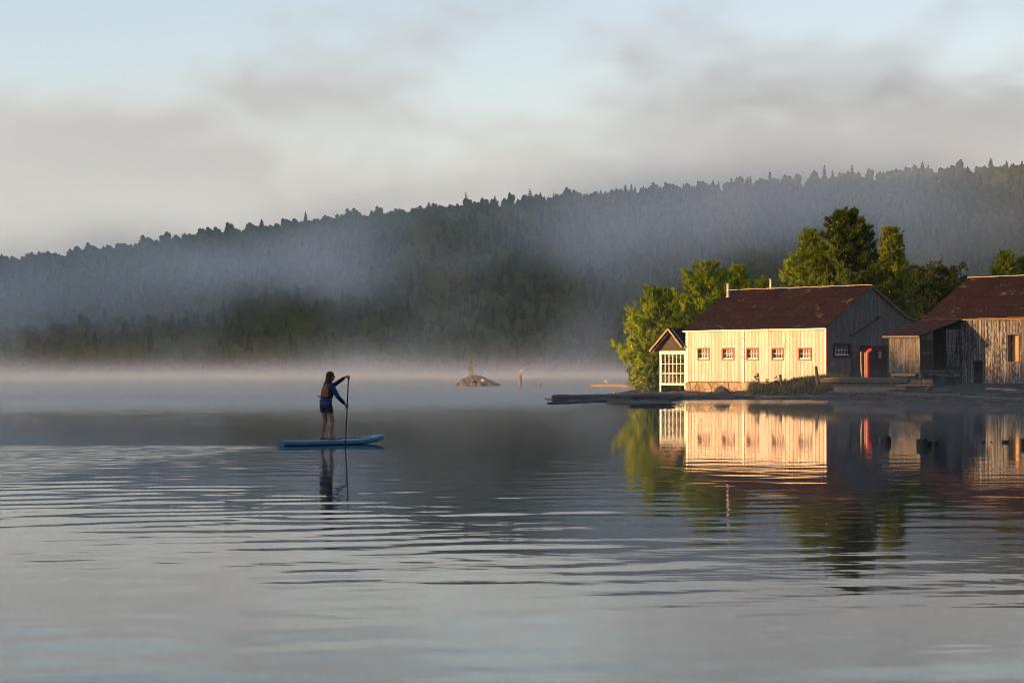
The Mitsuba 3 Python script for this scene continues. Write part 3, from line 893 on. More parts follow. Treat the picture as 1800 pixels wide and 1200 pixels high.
PB = ['peeling_board_0', 'peeling_board_1', 'peeling_board_2', 'old_board_0']
board_wall(fw, SF, 0.02, AR, 0.02, zW - 0.12, lambda t: zE - 0.05, [whole, low_gap], 0.225, PB, rngd, gap=0.03, ragged=0.10, tilt=0.12, thick=0.03)
put('eave_board', SF.w(box(0.05, AR, -0.24, -0.20, zE - 0.24, zE - 0.115)), 'tan_timber', shed)
win = numbered(f'{shed}__window')
scene[win] = mikit.ply(SF.w(cat([box(wa0 - 0.07, wa0 - 0.003, -0.06, 0.30, wz0 - 0.06, wz1 + 0.06), box(wa1 + 0.003, wa1 + 0.07, -0.06, 0.30, wz0 - 0.06, wz1 + 0.06),
                                 box(wa0, wa1, -0.05, 0.30, wz1 + 0.003, wz1 + 0.06), box(wa0, wa1, -0.05, 0.30, wz0 - 0.06, wz0 - 0.003)])), 'old_board_0')
put('plywood_sheet', SF.w(box(wa0 - 0.05, wa1 + 0.05, 0.50, 0.52, wz0 - 0.05, wz1 + 0.05)), 'plywood', win)
put('left_wall', SF.w(cat(panel(sg.Polygon([(0.12, 1.0), (10.4, 1.0), (10.4, zE - 0.05), (bK, zK - 0.1), (0.12, zE + sS * 0.12 - 0.1)]), (AL + 0.3, 0, 0), (0, 1, 0), (0, 0, 1), 0.1))), 'old_board_1', shed)
put('back_wall', SF.w(box(AL + 0.4, AR, 10.3, 10.4, 1.0, zE - 0.1)), 'old_board_1', shed)
put('right_wall', SF.w(box(AR - 0.1, AR - 0.003, 0.13, 10.2, 1.0, zE - 0.1)), 'old_board_1', shed)
sroof = numbered(f'{shed}__roof')
scene[sroof] = mikit.ply(slab(SF, AL, AR + 0.2, [(-0.26, zE - sS * 0.26), (bK, zK), (10.6, zE - 0.1)], 0.06), 'dark_timber')
roof_sheets(sroof, SF, AL - 0.03, AR + 0.2, (-0.30, zE - sS * 0.30), (bK, zK), 4, 11, SH, rngd)
put('rear_sheet', slab(SF, AL - 0.03, AR + 0.2, [(bK + 0.02, zK + 0.028), (10.7, zE - 0.1)], 0.022), 'rust_sheet_1', sroof)
put('ridge_cap', SF.w(bar((AL - 0.05, bK, zK + 0.06), (AR + 0.2, bK, zK + 0.06), 0.2, 0.035)), 'pale_metal', sroof)
put('barge_board', SF.w(bar((AL - 0.02, -0.26, zE - sS * 0.26 - 0.07), (AL - 0.02, bK, zK - 0.06), 0.03, 0.14)), 'grey_timber', sroof)

# lean-to before the shed: a boarded box on posts under a low roof
BA = -4.76
a_r = param(SF, BA, 1618.0)
a_l = param(SF, BA, 1563.0)
zBe, zBb = zat(SF, a_r, BA, 587.5), zat(SF, a_r, BA, 656.0)
lean = numbered(f'{shed}__lean_to')
lz = lambda b: zBe + (zE - 0.12 - zBe) * (b - BA) / (0 - BA)
side = sg.Polygon([(BA + 0.06, zBb), (-0.08, zBb - 0.5), (-0.08, lz(-0.08) - 0.1), (BA + 0.06, lz(BA) - 0.06)])
b_o0, b_o1 = param_b(SF, a_r, 1641), param_b(SF, a_r, 1664)
opening = sg.box(b_o0, zBb + 0.25, b_o1, zat(SF, a_r, -2.4, 578))
scene[lean] = mikit.ply(SF.w(cat(panel(sg.Polygon([(a_l, zBb), (a_r, zBb), (a_r, zBe), (a_l, zBe)]), (0, BA + 0.06, 0), (1, 0, 0), (0, 0, 1), 0.05)
                             + [box(a_l, a_r, BA + 0.06, -0.05, zBb - 0.01, zBb + 0.05)] + panel(side, (a_l + 0.0, 0, 0), (0, 1, 0), (0, 0, 1), 0.05))), 'dark_timber')
board_wall(lean, SF, a_l, a_r, BA, zBb, lambda t: zBe, [], 0.30, ['old_board_0', 'old_board_1', 'old_board_2'], rngd, gap=0.012)
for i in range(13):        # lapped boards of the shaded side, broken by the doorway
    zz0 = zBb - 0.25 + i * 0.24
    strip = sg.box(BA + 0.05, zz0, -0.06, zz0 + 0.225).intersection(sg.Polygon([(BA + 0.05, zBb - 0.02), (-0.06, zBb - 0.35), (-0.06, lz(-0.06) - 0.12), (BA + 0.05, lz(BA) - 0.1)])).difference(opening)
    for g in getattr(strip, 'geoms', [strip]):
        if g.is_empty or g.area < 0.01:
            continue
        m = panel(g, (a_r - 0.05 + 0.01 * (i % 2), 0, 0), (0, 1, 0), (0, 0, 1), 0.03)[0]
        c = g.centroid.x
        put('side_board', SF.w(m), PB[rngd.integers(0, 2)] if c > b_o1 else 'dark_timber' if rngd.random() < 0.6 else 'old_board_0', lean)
lroof = np.array([[a_l - 0.35, BA - 0.30, lz(BA - 0.3)], [a_r + 0.12, BA - 0.30, lz(BA - 0.3)], [a_r + 0.12, -0.27, lz(-0.27)], [a_l - 0.35, -0.27, lz(-0.27)]])
put('lean_to_roof', SF.w(hexa(lroof - [0, 0, 0.06], lroof)), 'dark_timber', lean)
for i in range(5):
    q0, q1 = a_l - 0.38 + (a_r - a_l + 0.52) * i / 5, a_l - 0.38 + (a_r - a_l + 0.52) * (i + 1) / 5 + 0.03 * (i < 4)
    lift = 0.004 + 0.012 * (i % 2)
    bot = np.array([[q0, BA - 0.33, lz(BA - 0.33)], [q1, BA - 0.33, lz(BA - 0.33)], [q1, -0.26, lz(-0.26)], [q0, -0.26, lz(-0.26)]]) + [0, 0, lift]
    put('roof_sheet', SF.w(hexa(bot, bot + [0, 0, 0.012])), SH[i % 3], lean)
put('fascia_board', SF.w(box(a_l - 0.3, a_r + 0.1, BA - 0.335, BA - 0.303, lz(BA - 0.3) - 0.12, lz(BA - 0.3) - 0.01)), 'grey_timber', lean)
put('sill_beam', SF.w(box(a_l + 0.30, a_r - 0.30, BA - 0.22, BA - 0.002, zBb - 0.17, zBb - 0.01)), 'tan_timber', lean)
for a in (a_l + 0.2, (a_l + a_r) / 2, a_r - 0.15):
    for b in (BA + 0.2, -2.2, -0.5):
        q = SF.at(a, b, 0)
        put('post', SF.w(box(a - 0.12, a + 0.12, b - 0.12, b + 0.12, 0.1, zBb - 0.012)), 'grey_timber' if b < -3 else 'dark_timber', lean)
for a in np.arange(0.3, AR, 1.7):
    put('post', SF.w(box(a - 0.13, a + 0.13, 0.2, 0.46, 0.0, zW - 0.002)), 'dark_timber', shed)
put('floor', SF.w(box(AL + 0.42, AR - 0.11, 0.55, 10.25, zW + 0.1, zW + 0.2)), 'dark_timber', shed)

# ------------------------------------------------------------------ trees round the buildings
def needle(lo, hi):
    def fn(p, n, uv):
        return mix(lo, hi, 0.55 * noise(p.x * 0.9, p.y * 0.9, p.z * 0.9) + 0.45 * noise(p.x * 5, p.y * 5, p.z * 5))
    return fn


def leaf_bsdf(lo, hi, trans):
    return {'type': 'principledthin', 'base_color': proc(needle(lo, hi)), 'roughness': 0.7, 'diff_trans': trans, 'spec_trans': 0.0}


scene['pine_needle'] = leaf_bsdf((0.112, 0.165, 0.015), (0.305, 0.375, 0.036), 0.7)
scene['dark_needle'] = leaf_bsdf((0.040, 0.070, 0.012), (0.125, 0.162, 0.025), 0.5)
scene['birch_leaf'] = leaf_bsdf((0.115, 0.148, 0.016), (0.27, 0.31, 0.034), 0.7)
scene['dark_leaf'] = leaf_bsdf((0.030, 0.050, 0.012), (0.070, 0.092, 0.020), 0.5)
scene['bark'] = two(principled(plain((0.15, 0.115, 0.085), (0.06, 0.048, 0.038), 6.0), 0.9))
scene['pale_bark'] = two(principled(plain((0.46, 0.43, 0.38), (0.20, 0.18, 0.15), 4.0), 0.8))


def tufts(P, D, n, length, width, rng, cone=0.55, droop=0.0):
    """At each point P a brush of n narrow leaves leaning along D."""
    N = len(P)
    d = np.repeat(D, n, 0) + rng.normal(0, cone, (N * n, 3))
    d[:, 2] -= droop
    d /= np.linalg.norm(d, axis=1, keepdims=True)
    s = np.cross(d, rng.normal(size=(N * n, 3)))
    s /= np.linalg.norm(s, axis=1, keepdims=True) + 1e-9
    p = np.repeat(P, n, 0)
    L = length * rng.uniform(0.6, 1.15, (N * n, 1))
    W = width * rng.uniform(0.7, 1.3, (N * n, 1))
    v = np.stack([p, p + d * L * 0.5 + s * W, p + d * L, p + d * L * 0.5 - s * W], 1).reshape(-1, 3)
    k = np.arange(N * n)[:, None] * 4
    return v, np.vstack([k + [0, 1, 2], k + [0, 2, 3]])


def grown_tree(name, label, cat_, base, height, rad, seed, leaf, bark, kind='pine', low=0.06, lean=(0, 0), squash=(1, 1), group=None, tuft=0.34, dens=1.0):
    rng = np.random.default_rng(seed)
    key = thing(name, label, cat_, group)
    base = np.asarray(base, float)
    top = base + [lean[0], lean[1], height]
    tr = 0.016 * height + 0.05
    zs = np.linspace(0, 1, 9)
    line = base + (top - base) * zs[:, None] + np.stack([0.12 * np.sin(zs * 5 + seed), 0.12 * np.cos(zs * 4 + seed), zs * 0], 1) * (zs * (1 - zs))[:, None] * 3
    put('trunk', tube(line - [0, 0, 0.4], tr * (1 - zs) ** 0.8 + 0.02, 8), bark, key, smooth=40)
    limbs, P, D = [], [], []
    nw = int(height / (0.38 if kind == 'pine' else 0.34))
    for i in range(nw):
        t = low + (1 - low) * ((i + rng.uniform(0, 0.8)) / nw)
        if t > 0.985:
            continue
        if kind == 'pine':
            r = rad * min(1.0, 0.55 + (t - low) * 1.7) * (1 - t) ** (0.74 if height > 12 else 0.62) * 1.28
        elif kind == 'column':
            r = rad * min(1.0, 0.4 + (t - low) * 2.2) * (1 - t) ** 0.5 * 1.1
        else:
            r = rad * (1 - ((t - 0.55) / 0.62) ** 2) ** 0.5 if abs(t - 0.55) < 0.6 else rad * 0.3
        a0 = rng.uniform(0, 6.28)
        for b in range(5 if kind == 'pine' else 4):
            a = a0 + b * 2 * np.pi / (5 if kind == 'pine' else 4) + rng.uniform(-0.4, 0.4)
            L = r * rng.uniform(0.55, 1.18) + 0.15
            dr_ = np.array([math.cos(a) * squash[0], math.sin(a) * squash[1], 0])
            rise = (0.05 + 0.55 * t) if kind == 'pine' else (0.55 if kind == 'column' else 0.35)
            o = base + (top - base) * t
            u = np.linspace(0, 1, 5)[:, None]
            sag = 0.16 * L * (u * (1 - u)) * 4 * (1 - t)
            ln = o + dr_ * L * u + np.array([0, 0, 1]) * (L * rise * u ** 1.5 - sag * 0.6)
            limbs.append(tube(ln, np.linspace(0.018 + 0.012 * L, 0.008, 5), 4))
            # twigs
            m = max(3, int((2.8 + L * 7.4) * dens))
            uu = rng.uniform(0.22, 1.0, m) ** 0.75
            at = np.stack([np.interp(uu, u[:, 0], ln[:, c]) for c in range(3)], 1)
            side = np.cross(dr_, [0, 0, 1.0])
            w = rng.uniform(-1, 1, m)[:, None] * (0.10 + (0.25 if kind == 'pine' else 0.36) * L * (1.05 - uu)[:, None])
            at = at + side * w + np.stack([np.zeros(m), np.zeros(m), rng.normal(0.03, 0.10 + 0.03 * L, m)], 1)
            dd = dr_ * 0.6 + side * np.sign(w) * 0.35 + np.array([0, 0, 0.95 if kind == 'pine' else 0.1])
            P.append(at)
            D.append(dd)
    put('limb', cat(limbs), bark, key)
    labels[f'{key}__limb'] = {'kind': 'stuff'}
    P, D = np.vstack(P), np.vstack(D)
    D = D / np.linalg.norm(D, axis=1, keepdims=True)
    if kind == 'pine':
        v, f = tufts(P, D, 10, tuft * 1.3, 0.034, rng, 0.30)
        v2, f2 = tufts(np.array([top + [0, 0, 0.0]] * 3), np.array([[0, 0, 1.0]] * 3), 8, 0.5, 0.035, rng, 0.25)
        v, f = np.vstack([v, v2]), np.vstack([f, f2 + len(v)])
    else:
        v, f = tufts(P + rng.normal(0, 0.10, P.shape), D, 7, tuft, 0.075, rng, 0.9, droop=0.25)
    out = v - (base + [0, 0, height * 0.42])
    out[:, 2] *= 0.7
    out /= np.linalg.norm(out, axis=1, keepdims=True) + 1e-9
    scene[numbered(f'{key}__crown')] = foliage(trimesh.Trimesh(v, f, process=False), leaf, out, 0.45)
    return key


def stand(px, py_top, depth, base_z):
    x = (px - 900) / F * depth
    return (x, depth, base_z), CAMZ + (HZ - py_top) / F * depth - base_z


for (nm, lab, ct, px, pyt, dep, bz, rad, seed, leaf, bark, kind, low, lean, sq, grp, tf, dn) in [
    ('pine_tree', 'bushy sunlit white pine leaning over the water beside the porch', 'tree', 1163, 512, 150, 0.5, 3.0, 3, 'pine_needle', 'bark', 'pine', 0.02, (-0.2, 0), (1.05, 1), None, 0.40, 1.25),
    ('pine_tree', 'tallest of the sunlit white pines behind the left end of the cream boathouse', 'tree', 1240, 466, 156, 0.6, 3.6, 4, 'pine_needle', 'bark', 'pine', 0.03, (0.2, 0), (1.1, 1), None, 0.40, 1.2),
    ('pine_tree', 'slim upright white pine right beside the front stove pipe', 'tree', 1298, 474, 164, 0.6, 2.0, 5, 'pine_needle', 'bark', 'pine', 0.05, (0, 0), (1, 1), None, 0.40, 1.1),
    ('pine_tree', 'low sunlit pine by the rear stove pipe', 'tree', 1342, 492, 172, 0.6, 1.5, 6, 'pine_needle', 'bark', 'pine', 0.05, (0, 0), (1, 1), None, 0.40, 1.0),
    ('pine_tree', 'broad yellow green pine on the left flank of the big dark pine', 'tree', 1420, 410, 173, 0.8, 3.4, 7, 'pine_needle', 'bark', 'pine', 0.05, (0.3, 0), (1.1, 1), None, 0.42, 1.25),
    ('pine_tree', 'big dark pine with a rounded top rising behind the boathouse gable', 'tree', 1492, 371, 168, 0.8, 4.9, 8, 'dark_needle', 'bark', 'pine', 0.05, (-0.2, 0), (1, 1), None, 0.42, 1.6),
    ('birch_tree', 'narrow light green birch right of the big dark pine', 'tree', 1576, 402, 180, 1.0, 2.5, 9, 'birch_leaf', 'pale_bark', 'column', 0.10, (-0.5, 0), (1, 1), None, 0.30, 1.5),
    ('shrub_tree', 'dark bushy tree low between the boathouse and the shed', 'tree', 1640, 478, 196, 1.0, 3.6, 10, 'dark_leaf', 'bark', 'round', 0.05, (0, 0), (1, 1), None, 0.34, 1.2),
    ('shrub_tree', 'dark leafy tree behind the ridge of the shed', 'tree', 1680, 500, 200, 1.0, 3.2, 11, 'dark_leaf', 'bark', 'round', 0.05, (0, 0), (1, 1), None, 0.34, 1.1),
    ('shrub_tree', 'dark low tree behind the rear slope of the boathouse roof', 'tree', 1600, 500, 192, 1.0, 3.0, 16, 'dark_leaf', 'bark', 'round', 0.05, (0, 0), (1, 1), None, 0.34, 1.1),
    ('pine_tree', 'sunlit tree top showing above the shed ridge, further left of two', 'tree', 1768, 448, 172, 1.0, 1.9, 12, 'pine_needle', 'bark', 'pine', 0.05, (0, 0), (1, 1), None, 0.42, 1.2),
    ('pine_tree', 'sunlit tree top showing above the shed ridge at the right picture edge', 'tree', 1804, 452, 175, 1.0, 2.0, 13, 'pine_needle', 'bark', 'pine', 0.05, (0, 0), (1, 1), None, 0.42, 1.2),
    ('bush', 'round green bush at the foot of the leaning pine by the water', 'bush', 1140, 628, 147, 0.25, 1.5, 14, 'pine_needle', 'bark', 'round', 0.02, (0, 0), (1, 1), None, 0.34, 1.6),
    ('bush', 'small green bush behind the glazed porch', 'bush', 1186, 632, 147.5, 0.35, 1.7, 15, 'pine_needle', 'bark', 'round', 0.02, (0, 0), (1, 1), None, 0.30, 1.5),
]:
    b_, h_ = stand(px, pyt, dep, bz)
    grown_tree(nm, lab, ct, b_, h_, rad, seed, leaf, bark, kind, low, lean, sq, grp, tf, dn)

# tall firs and pines that stand out along the far skyline
rngk = np.random.default_rng(91)
for px, py, w, form, lab in [(250, 414, 1.0, 'wide', 'flat topped pine alone on the low left skyline'), (461, 384, 1.0, 'dense', 'dense dark fir on the left skyline'), (435, 392, 0.8, 'dense', 'shorter fir just left of the dense skyline fir'),
                             (819, 337, 1.0, 'ragged', 'ragged tall pine alone on the middle skyline'), (932, 330, 1.0, 'ragged', 'tallest ragged pine near the middle of the skyline'), (950, 337, 0.7, 'dense', 'short fir right beside the tallest skyline pine'),
                             (896, 337, 0.8, 'dense', 'thin dark spire among the firs left of the tallest skyline pine'), (870, 344, 0.8, 'dense', 'dark fir between the two ragged skyline pines'),
                             (1620, 283, 1.0, 'dense', 'fir poking up on the misty right skyline'), (1740, 277, 1.0, 'dense', 'fir poking up near the right end of the skyline'), (538, 371, 0.8, 'dense', 'small spire on the skyline right of the dense fir'), (754, 354, 0.8, 'dense', 'fir spire on the skyline left of the ragged pine')]:
    x = (px - 900) / F * RIDGE
    gz_ = float(hill_z(np.array([x]), np.array([RIDGE - 6.0]))[0])
    zt = CAMZ + (HZ - py) / F * RIDGE
    hgt = zt - gz_
    m = spire_tree(int(px), hgt, {'wide': 7.5, 'dense': 5.0, 'ragged': 5.4}[form] * w, {'wide': 7, 'dense': 12, 'ragged': 9}[form], {'wide': 0.25, 'dense': 0.0, 'ragged': 0.32}[form])
    key = thing('skyline_fir', lab, 'tree')
    m.apply_translation((x, RIDGE - 6.0, gz_))
    scene[key] = foliage(m, 'far_conifer', np.array([0.0, -0.58, 0.81]), 0.22)

# ------------------------------------------------------------------ bank: driftwood, stones, crib of timbers, posts, weeds
rngq = np.random.default_rng(61)
scene['drift_wood'] = two(principled(plain((0.11, 0.10, 0.086), (0.04, 0.035, 0.03), 5.0), 0.9, specular=0.1))
scene['wet_wood'] = two(principled(plain((0.050, 0.043, 0.037), (0.016, 0.014, 0.012), 6.0), 0.45))
scene['shore_stone'] = two(principled(plain((0.070, 0.063, 0.055), (0.025, 0.022, 0.02), 4.0), 0.85, specular=0.1))
scene['orange_wood'] = two(principled(plain((0.28, 0.19, 0.13), (0.22, 0.135, 0.085), 4.0), 0.8))


def log_mesh(a, b, r, rng, sides=9, n=9):
    t = np.linspace(0, 1, n)
    p = np.asarray(a) + (np.asarray(b) - np.asarray(a)) * t[:, None]
    p = p + rng.normal(0, r * 0.18, p.shape) * np.array([1, 1, 0.5])
    return tube(p, r * (1 + rng.normal(0, 0.10, n)) * np.interp(t, [0, 0.04, 0.95, 1], [0.8, 1, 0.9, 0.6]), sides)


def rock_mesh(rng, size, sub=2):
    m = trimesh.creation.icosphere(sub)
    v = np.array(m.vertices)
    off = rng.uniform(0, 50, 3)
    v *= (0.75 + 0.55 * meshkit.fbm(v * 1.1 + off, 3, 3))[:, None]
    for _ in range(5):        # broken faces
        d = rng.normal(size=3)
        d /= np.linalg.norm(d)
        k = rng.uniform(0.62, 0.85)
        h = v @ d
        v -= np.maximum(h - k, 0)[:, None] * d * 0.9
    m.vertices = v * size
    return m


for i, (px0, py0, px1, py1, r, mat, lab) in enumerate([
    (972, 700.5, 1196, 692, 0.30, 'wet_wood', 'long dark squared timber running out from the point into the lake'),
    (1000, 707, 1105, 705.5, 0.20, 'wet_wood', 'dark sunken log lying off the tip of the point'),
    (1068, 708.5, 1180, 709.5, 0.22, 'wet_wood', 'dark log half sunk below the long squared timber'),
    (1080, 694.5, 1230, 688.5, 0.16, 'drift_wood', 'grey log along the crest of the point'),
    (1150, 699, 1300, 697.5, 0.17, 'drift_wood', 'pale grey driftwood log at the waterline below the porch'),
    (1225, 694, 1320, 693.5, 0.12, 'drift_wood', 'thin grey driftwood pole before the stone footing'),
    (1290, 693.5, 1380, 691.5, 0.13, 'drift_wood', 'grey driftwood pole below the weeds'),
    (1330, 698, 1470, 697.5, 0.20, 'wet_wood', 'dark waterlogged log below the weed patch'),
    (1440, 690.5, 1590, 689.5, 0.10, 'drift_wood', 'pale pole lying along the foot of the timber crib'),
    (1560, 694, 1690, 695.5, 0.18, 'wet_wood', 'dark log on the bank before the lean-to'),
    (1735, 683.5, 1790, 686.5, 0.13, 'orange_wood', 'tan plank lying before the shed wall'),
    (1770, 690, 1830, 687.5, 0.16, 'drift_wood', 'pale grey log at the right picture edge before the shed'),
    (1690, 699, 1800, 703, 0.18, 'wet_wood', 'dark log at the waterline before the shed'),
    (1010, 703, 1165, 699.5, 0.13, 'drift_wood', 'thin grey plank lying along the near side of the long squared timber'),
    (962, 709.5, 1040, 708, 0.10, 'wet_wood', 'thin dark pole barely awash at the outer end of the point'),
    (1108, 713, 1186, 712, 0.12, 'wet_wood', 'thin dark pole floating nearest the camera off the point'),
]):
    D0 = 113 if i in (0, 1, 2, 13, 14, 15) else None

    def on_land(px, py):
        best = None
        for d in np.arange(104, 136, 0.25):
            x = (px - 900) / F * d
            z = float(land_z(np.array([x]), np.array([d]))[0])
            zr = CAMZ + (HZ - py) / F * d
            if best is None or abs(z - zr) < best[0]:
                best = (abs(z - zr), x, d, z)
        return best
    if D0 is None:
        e0, e1 = on_land(px0, py0), on_land(px1, py1)
        a, b = np.array([e0[1], e0[2], CAMZ + (HZ - py0) / F * e0[2]]), np.array([e1[1], e1[2], CAMZ + (HZ - py1) / F * e1[2]])
    else:
        d0, d1 = CAMZ / ((py0 - HZ + (5 if i == 0 else 1)) / F), CAMZ / ((py1 - HZ + (12 if i == 0 else 1)) / F)
        a, b = np.array([(px0 - 900) / F * d0, d0, 0.06]), np.array([(px1 - 900) / F * d1, d1, 0.10])
    key = thing('driftwood_log', lab, 'log')
    if i == 0:
        scene[key] = mikit.ply(log_mesh(a + [0, 0, 0.10], b + [0, 0, 0.10], 0.25, rngq, 6, 18), mat)
    else:
        scene[key] = mikit.ply(log_mesh(a, b, r * 0.75, rngq, 7, 14), mat, smooth=30)

ring = [LAND_EDGE.interpolate(s) for s in np.arange(0, 62, 0.5)] + [LAND_EDGE.interpolate(LAND_EDGE.length - s) for s in np.arange(0, 14, 0.6)]
rubble = []
for q in ring:
    for _ in range(3):
        x, y = q.x + rngq.normal(0, 0.8), q.y + rngq.normal(0.5, 0.9)
        if not (2 < x < 34 and y < 136):
            continue
        s = rngq.uniform(0.08, 0.30) * rngq.uniform(0.6, 1.0)
        m = rock_mesh(rngq, 1.0, 1)
        m.vertices = m.vertices * np.array([s * 1.4, s, s * 0.55])
        m.apply_transform(trimesh.transformations.rotation_matrix(rngq.uniform(0, 6.28), [0, 0, 1]))
        z = float(land_z(np.array([x]), np.array([y]))[0])
        m.apply_translation((x, y, max(z, -0.08) + s * 0.12))
        rubble.append(m)
scene['shore_rubble'] = mikit.ply(cat(rubble), 'shore_stone')
stick = []
for q in ring:
    for _ in range(2):
        x, y = q.x + rngq.normal(0, 1.2), q.y + rngq.normal(1.2, 1.4)
        if not (2 < x < 34 and y < 132):
            continue
        z = float(land_z(np.array([x]), np.array([y]))[0])
        a, L = rngq.normal(-0.3, 0.5), rngq.uniform(0.5, 1.8)
        dv = np.array([math.cos(a), math.sin(a), rngq.normal(0, 0.08)]) * L / 2
        if rngq.random() < 0.5:
            stick.append(bar(np.array([x, y, max(z, 0) + 0.05]) - dv, np.array([x, y, max(z, 0) + 0.05]) + dv, rngq.uniform(0.06, 0.2), rngq.uniform(0.04, 0.09)))
        else:
            stick.append(log_mesh(np.array([x, y, max(z, 0) + 0.04]) - dv, np.array([x, y, max(z, 0) + 0.04]) + dv, rngq.uniform(0.03, 0.08), rngq, 6, 5))
scene['driftwood_debris'] = mikit.ply(cat(stick), 'drift_wood')
tag('driftwood_debris', 'sticks and broken boards washed up along the bank', 'driftwood', kind='stuff')
tag('shore_rubble', 'dark broken stones strewn along the waterline of the point', 'rubble', kind='stuff')
# the pointed boulder before the stone footing
m = rock_mesh(rngq, 0.34)
vv_ = np.array(m.vertices)
vv_[:, :2] *= np.clip(1.25 - 1.6 * vv_[:, 2:3], 0.35, 1.9)
m.vertices = vv_ * [1.35, 1, 1.15] + pt(1269, 688, 132)
scene[thing('boulder', 'dark pointed boulder before the stone footing', 'rock')] = mikit.ply(m, 'shore_stone', smooth=35)

# timber crib and walkway before the gable
crib = thing('timber_crib', 'low crib of stacked grey timbers under a dark walkway beam before the gable', 'crib')
cl, cr = pt(1438, 690, 131), pt(1592, 690, 124.5)
for j in range(4):
    z0 = 0.38 + 0.17 * j
    put('timber', bar([cl[0], cl[1], z0], [cr[0], cr[1], z0 + 0.01], 0.20, 0.15 + 0.01 * (j % 2)), 'grey_timber' if j < 3 else 'dark_timber', crib)
zw = CAMZ + (HZ - 668.5) / F * 130
put('walkway_beam', bar([cl[0] - 0.1, cl[1], zw], [cr[0] + 0.2, cr[1], zw + 0.02], 0.26, 0.24), 'dark_timber', crib)
for t in (0.12, 0.35, 0.6, 0.85):
    q = cl + (cr - cl) * t
    put('upright', box(q[0] - 0.09, q[0] + 0.09, q[1] - 0.02, q[1] + 0.16, 0.2, zw - 0.13), 'dark_timber', crib)
dk = np.array([cr[0] - cl[0], cr[1] - cl[1]]) / np.hypot(cr[0] - cl[0], cr[1] - cl[1])
for t in np.arange(0.2, 7.4, 0.42):
    q = cl[:2] + dk * t
    nrm = np.array([-dk[1], dk[0]])
    e = q + nrm * 2.6
    put('deck_plank', bar([*q, zw + 0.142], [*e, zw + 0.142], 0.38, 0.04), 'grey_timber', crib)


def leaning_post(px_b, py_b, px_t, py_t, d, r, label, mat='dark_timber'):
    a, b = pt(px_b, py_b, d), pt(px_t, py_t, d)
    key = thing('fence_post', label, 'post')
    scene[key] = mikit.ply(tube([a - (b - a) * 0.15, a + (b - a) * 0.5, b], [r, r * 1.03, r * 0.95], 7), mat, smooth=35)


leaning_post(1376, 690, 1371.0, 658, 131.0, 0.085, 'shorter dark leaning post in the weeds before the cream wall')
leaning_post(1439, 690, 1434.3, 643.5, 130.6, 0.095, 'taller dark leaning post at the left end of the walkway beam')
# bright red bent vent pipe, pale pole and thin rod by the red door
q0, q1 = pt(1524.5, 668, 131.5), pt(1524.0, 617, 131.5)
up = q1 - q0
key = thing('vent_pipe', 'bright red upright pipe with a bent top before the red door', 'pipe')
hook = [q0, q0 + up * 0.5, q0 + up * 0.90, q0 + up * 0.965 + [0.05, 0, 0], q0 + up * 1.02 + [0.17, -0.03, 0], q0 + up * 1.05 + [0.30, -0.05, 0]]
scene[key] = mikit.ply(tube(hook, [0.135, 0.135, 0.135, 0.13, 0.12, 0.10], 14), 'bright_red', smooth=40)
key = thing('pole', 'thin pale wooden pole standing left of the red pipe', 'pole')
scene[key] = mikit.ply(tube([pt(1515, 664, 132.5), pt(1513.6, 640, 132.5), pt(1513.6, 618, 132.5)], [0.045, 0.055, 0.06], 7), 'tan_timber', smooth=40)
key = thing('rod', 'thin grey rod between the pale pole and the red pipe', 'rod')
scene[key] = mikit.ply(tube([pt(1519.7, 664, 132.3), pt(1519.5, 620, 132.3)], [0.025, 0.03], 6), 'pale_metal', smooth=40)
# timbers lying under the lean-to
for px0, px1, py, d, lab in [(1576, 1588, 670.5, 125.5, 'short tan block under the left post of the lean-to'), (1590, 1619, 671, 125.0, 'longer tan timber under the middle of the lean-to'), (1622, 1638, 670.5, 124.6, 'squarish tan block under the right side of the lean-to')]:
    a, b = pt(px0, py, d), pt(px1, py, d)
    scene[thing('timber_block', lab, 'timber')] = mikit.ply(bar(a, b, 0.30, 0.26), 'tan_timber')
a, b = pt(1576, 677, 123.5), pt(1640, 676.5, 122.5)
scene[thing('long_plank', 'long tan plank lying below the timber blocks of the lean-to', 'plank')] = mikit.ply(bar(a, b, 0.35, 0.07), 'tan_timber')
a, b = pt(1622, 689, 122.0), pt(1633, 679, 122.3)
scene[thing('prop_stick', 'thin tan stick propped under the long plank', 'stick')] = mikit.ply(bar(a, b, 0.05, 0.05), 'tan_timber')

# weeds and grass before the cream wall
scene['weed_leaf'] = leaf_bsdf((0.045, 0.052, 0.014), (0.11, 0.10, 0.030), 0.45)
scene['grass_blade'] = leaf_bsdf((0.040, 0.050, 0.014), (0.10, 0.105, 0.034), 0.45)
v, f, kk = [], [], 0
gp, gd = [], []
while len(gp) < 8000:
    px, d = rngq.uniform(1321, 1520), rngq.uniform(129.6, 133.6)
    if rngq.random() > 0.25 + 0.75 * (d - 129.6) / 4.0:
        continue
    x = (px - 900) / F * d
    if (np.array([x, d]) - HF.o) @ HF.v > -0.15:
        continue
    gp.append([x, d, float(land_z(np.array([x]), np.array([d]))[0]) - 0.02])
gp = np.array(gp)
grow = 0.55 + 0.75 * meshkit.fbm(gp / np.array([0.9, 0.9, 9]), 2, 4)
va, fa = tufts(gp, np.tile([0.0, 0, 1.0], (len(gp), 1)), 4, 0.80, 0.016, rngq, 0.28)
va = va.reshape(len(gp), 4, 4, 3)
va[..., 2] = gp[:, None, None, 2] + (va[..., 2] - gp[:, None, None, 2]) * grow[:, None, None]
scene['grass'] = mikit.ply(trimesh.Trimesh(va.reshape(-1, 3), fa, process=False), 'grass_blade')
tag('grass', 'tangle of rank grass on the bank before the cream wall', 'grass', kind='stuff')
rngp = np.random.default_rng(15)
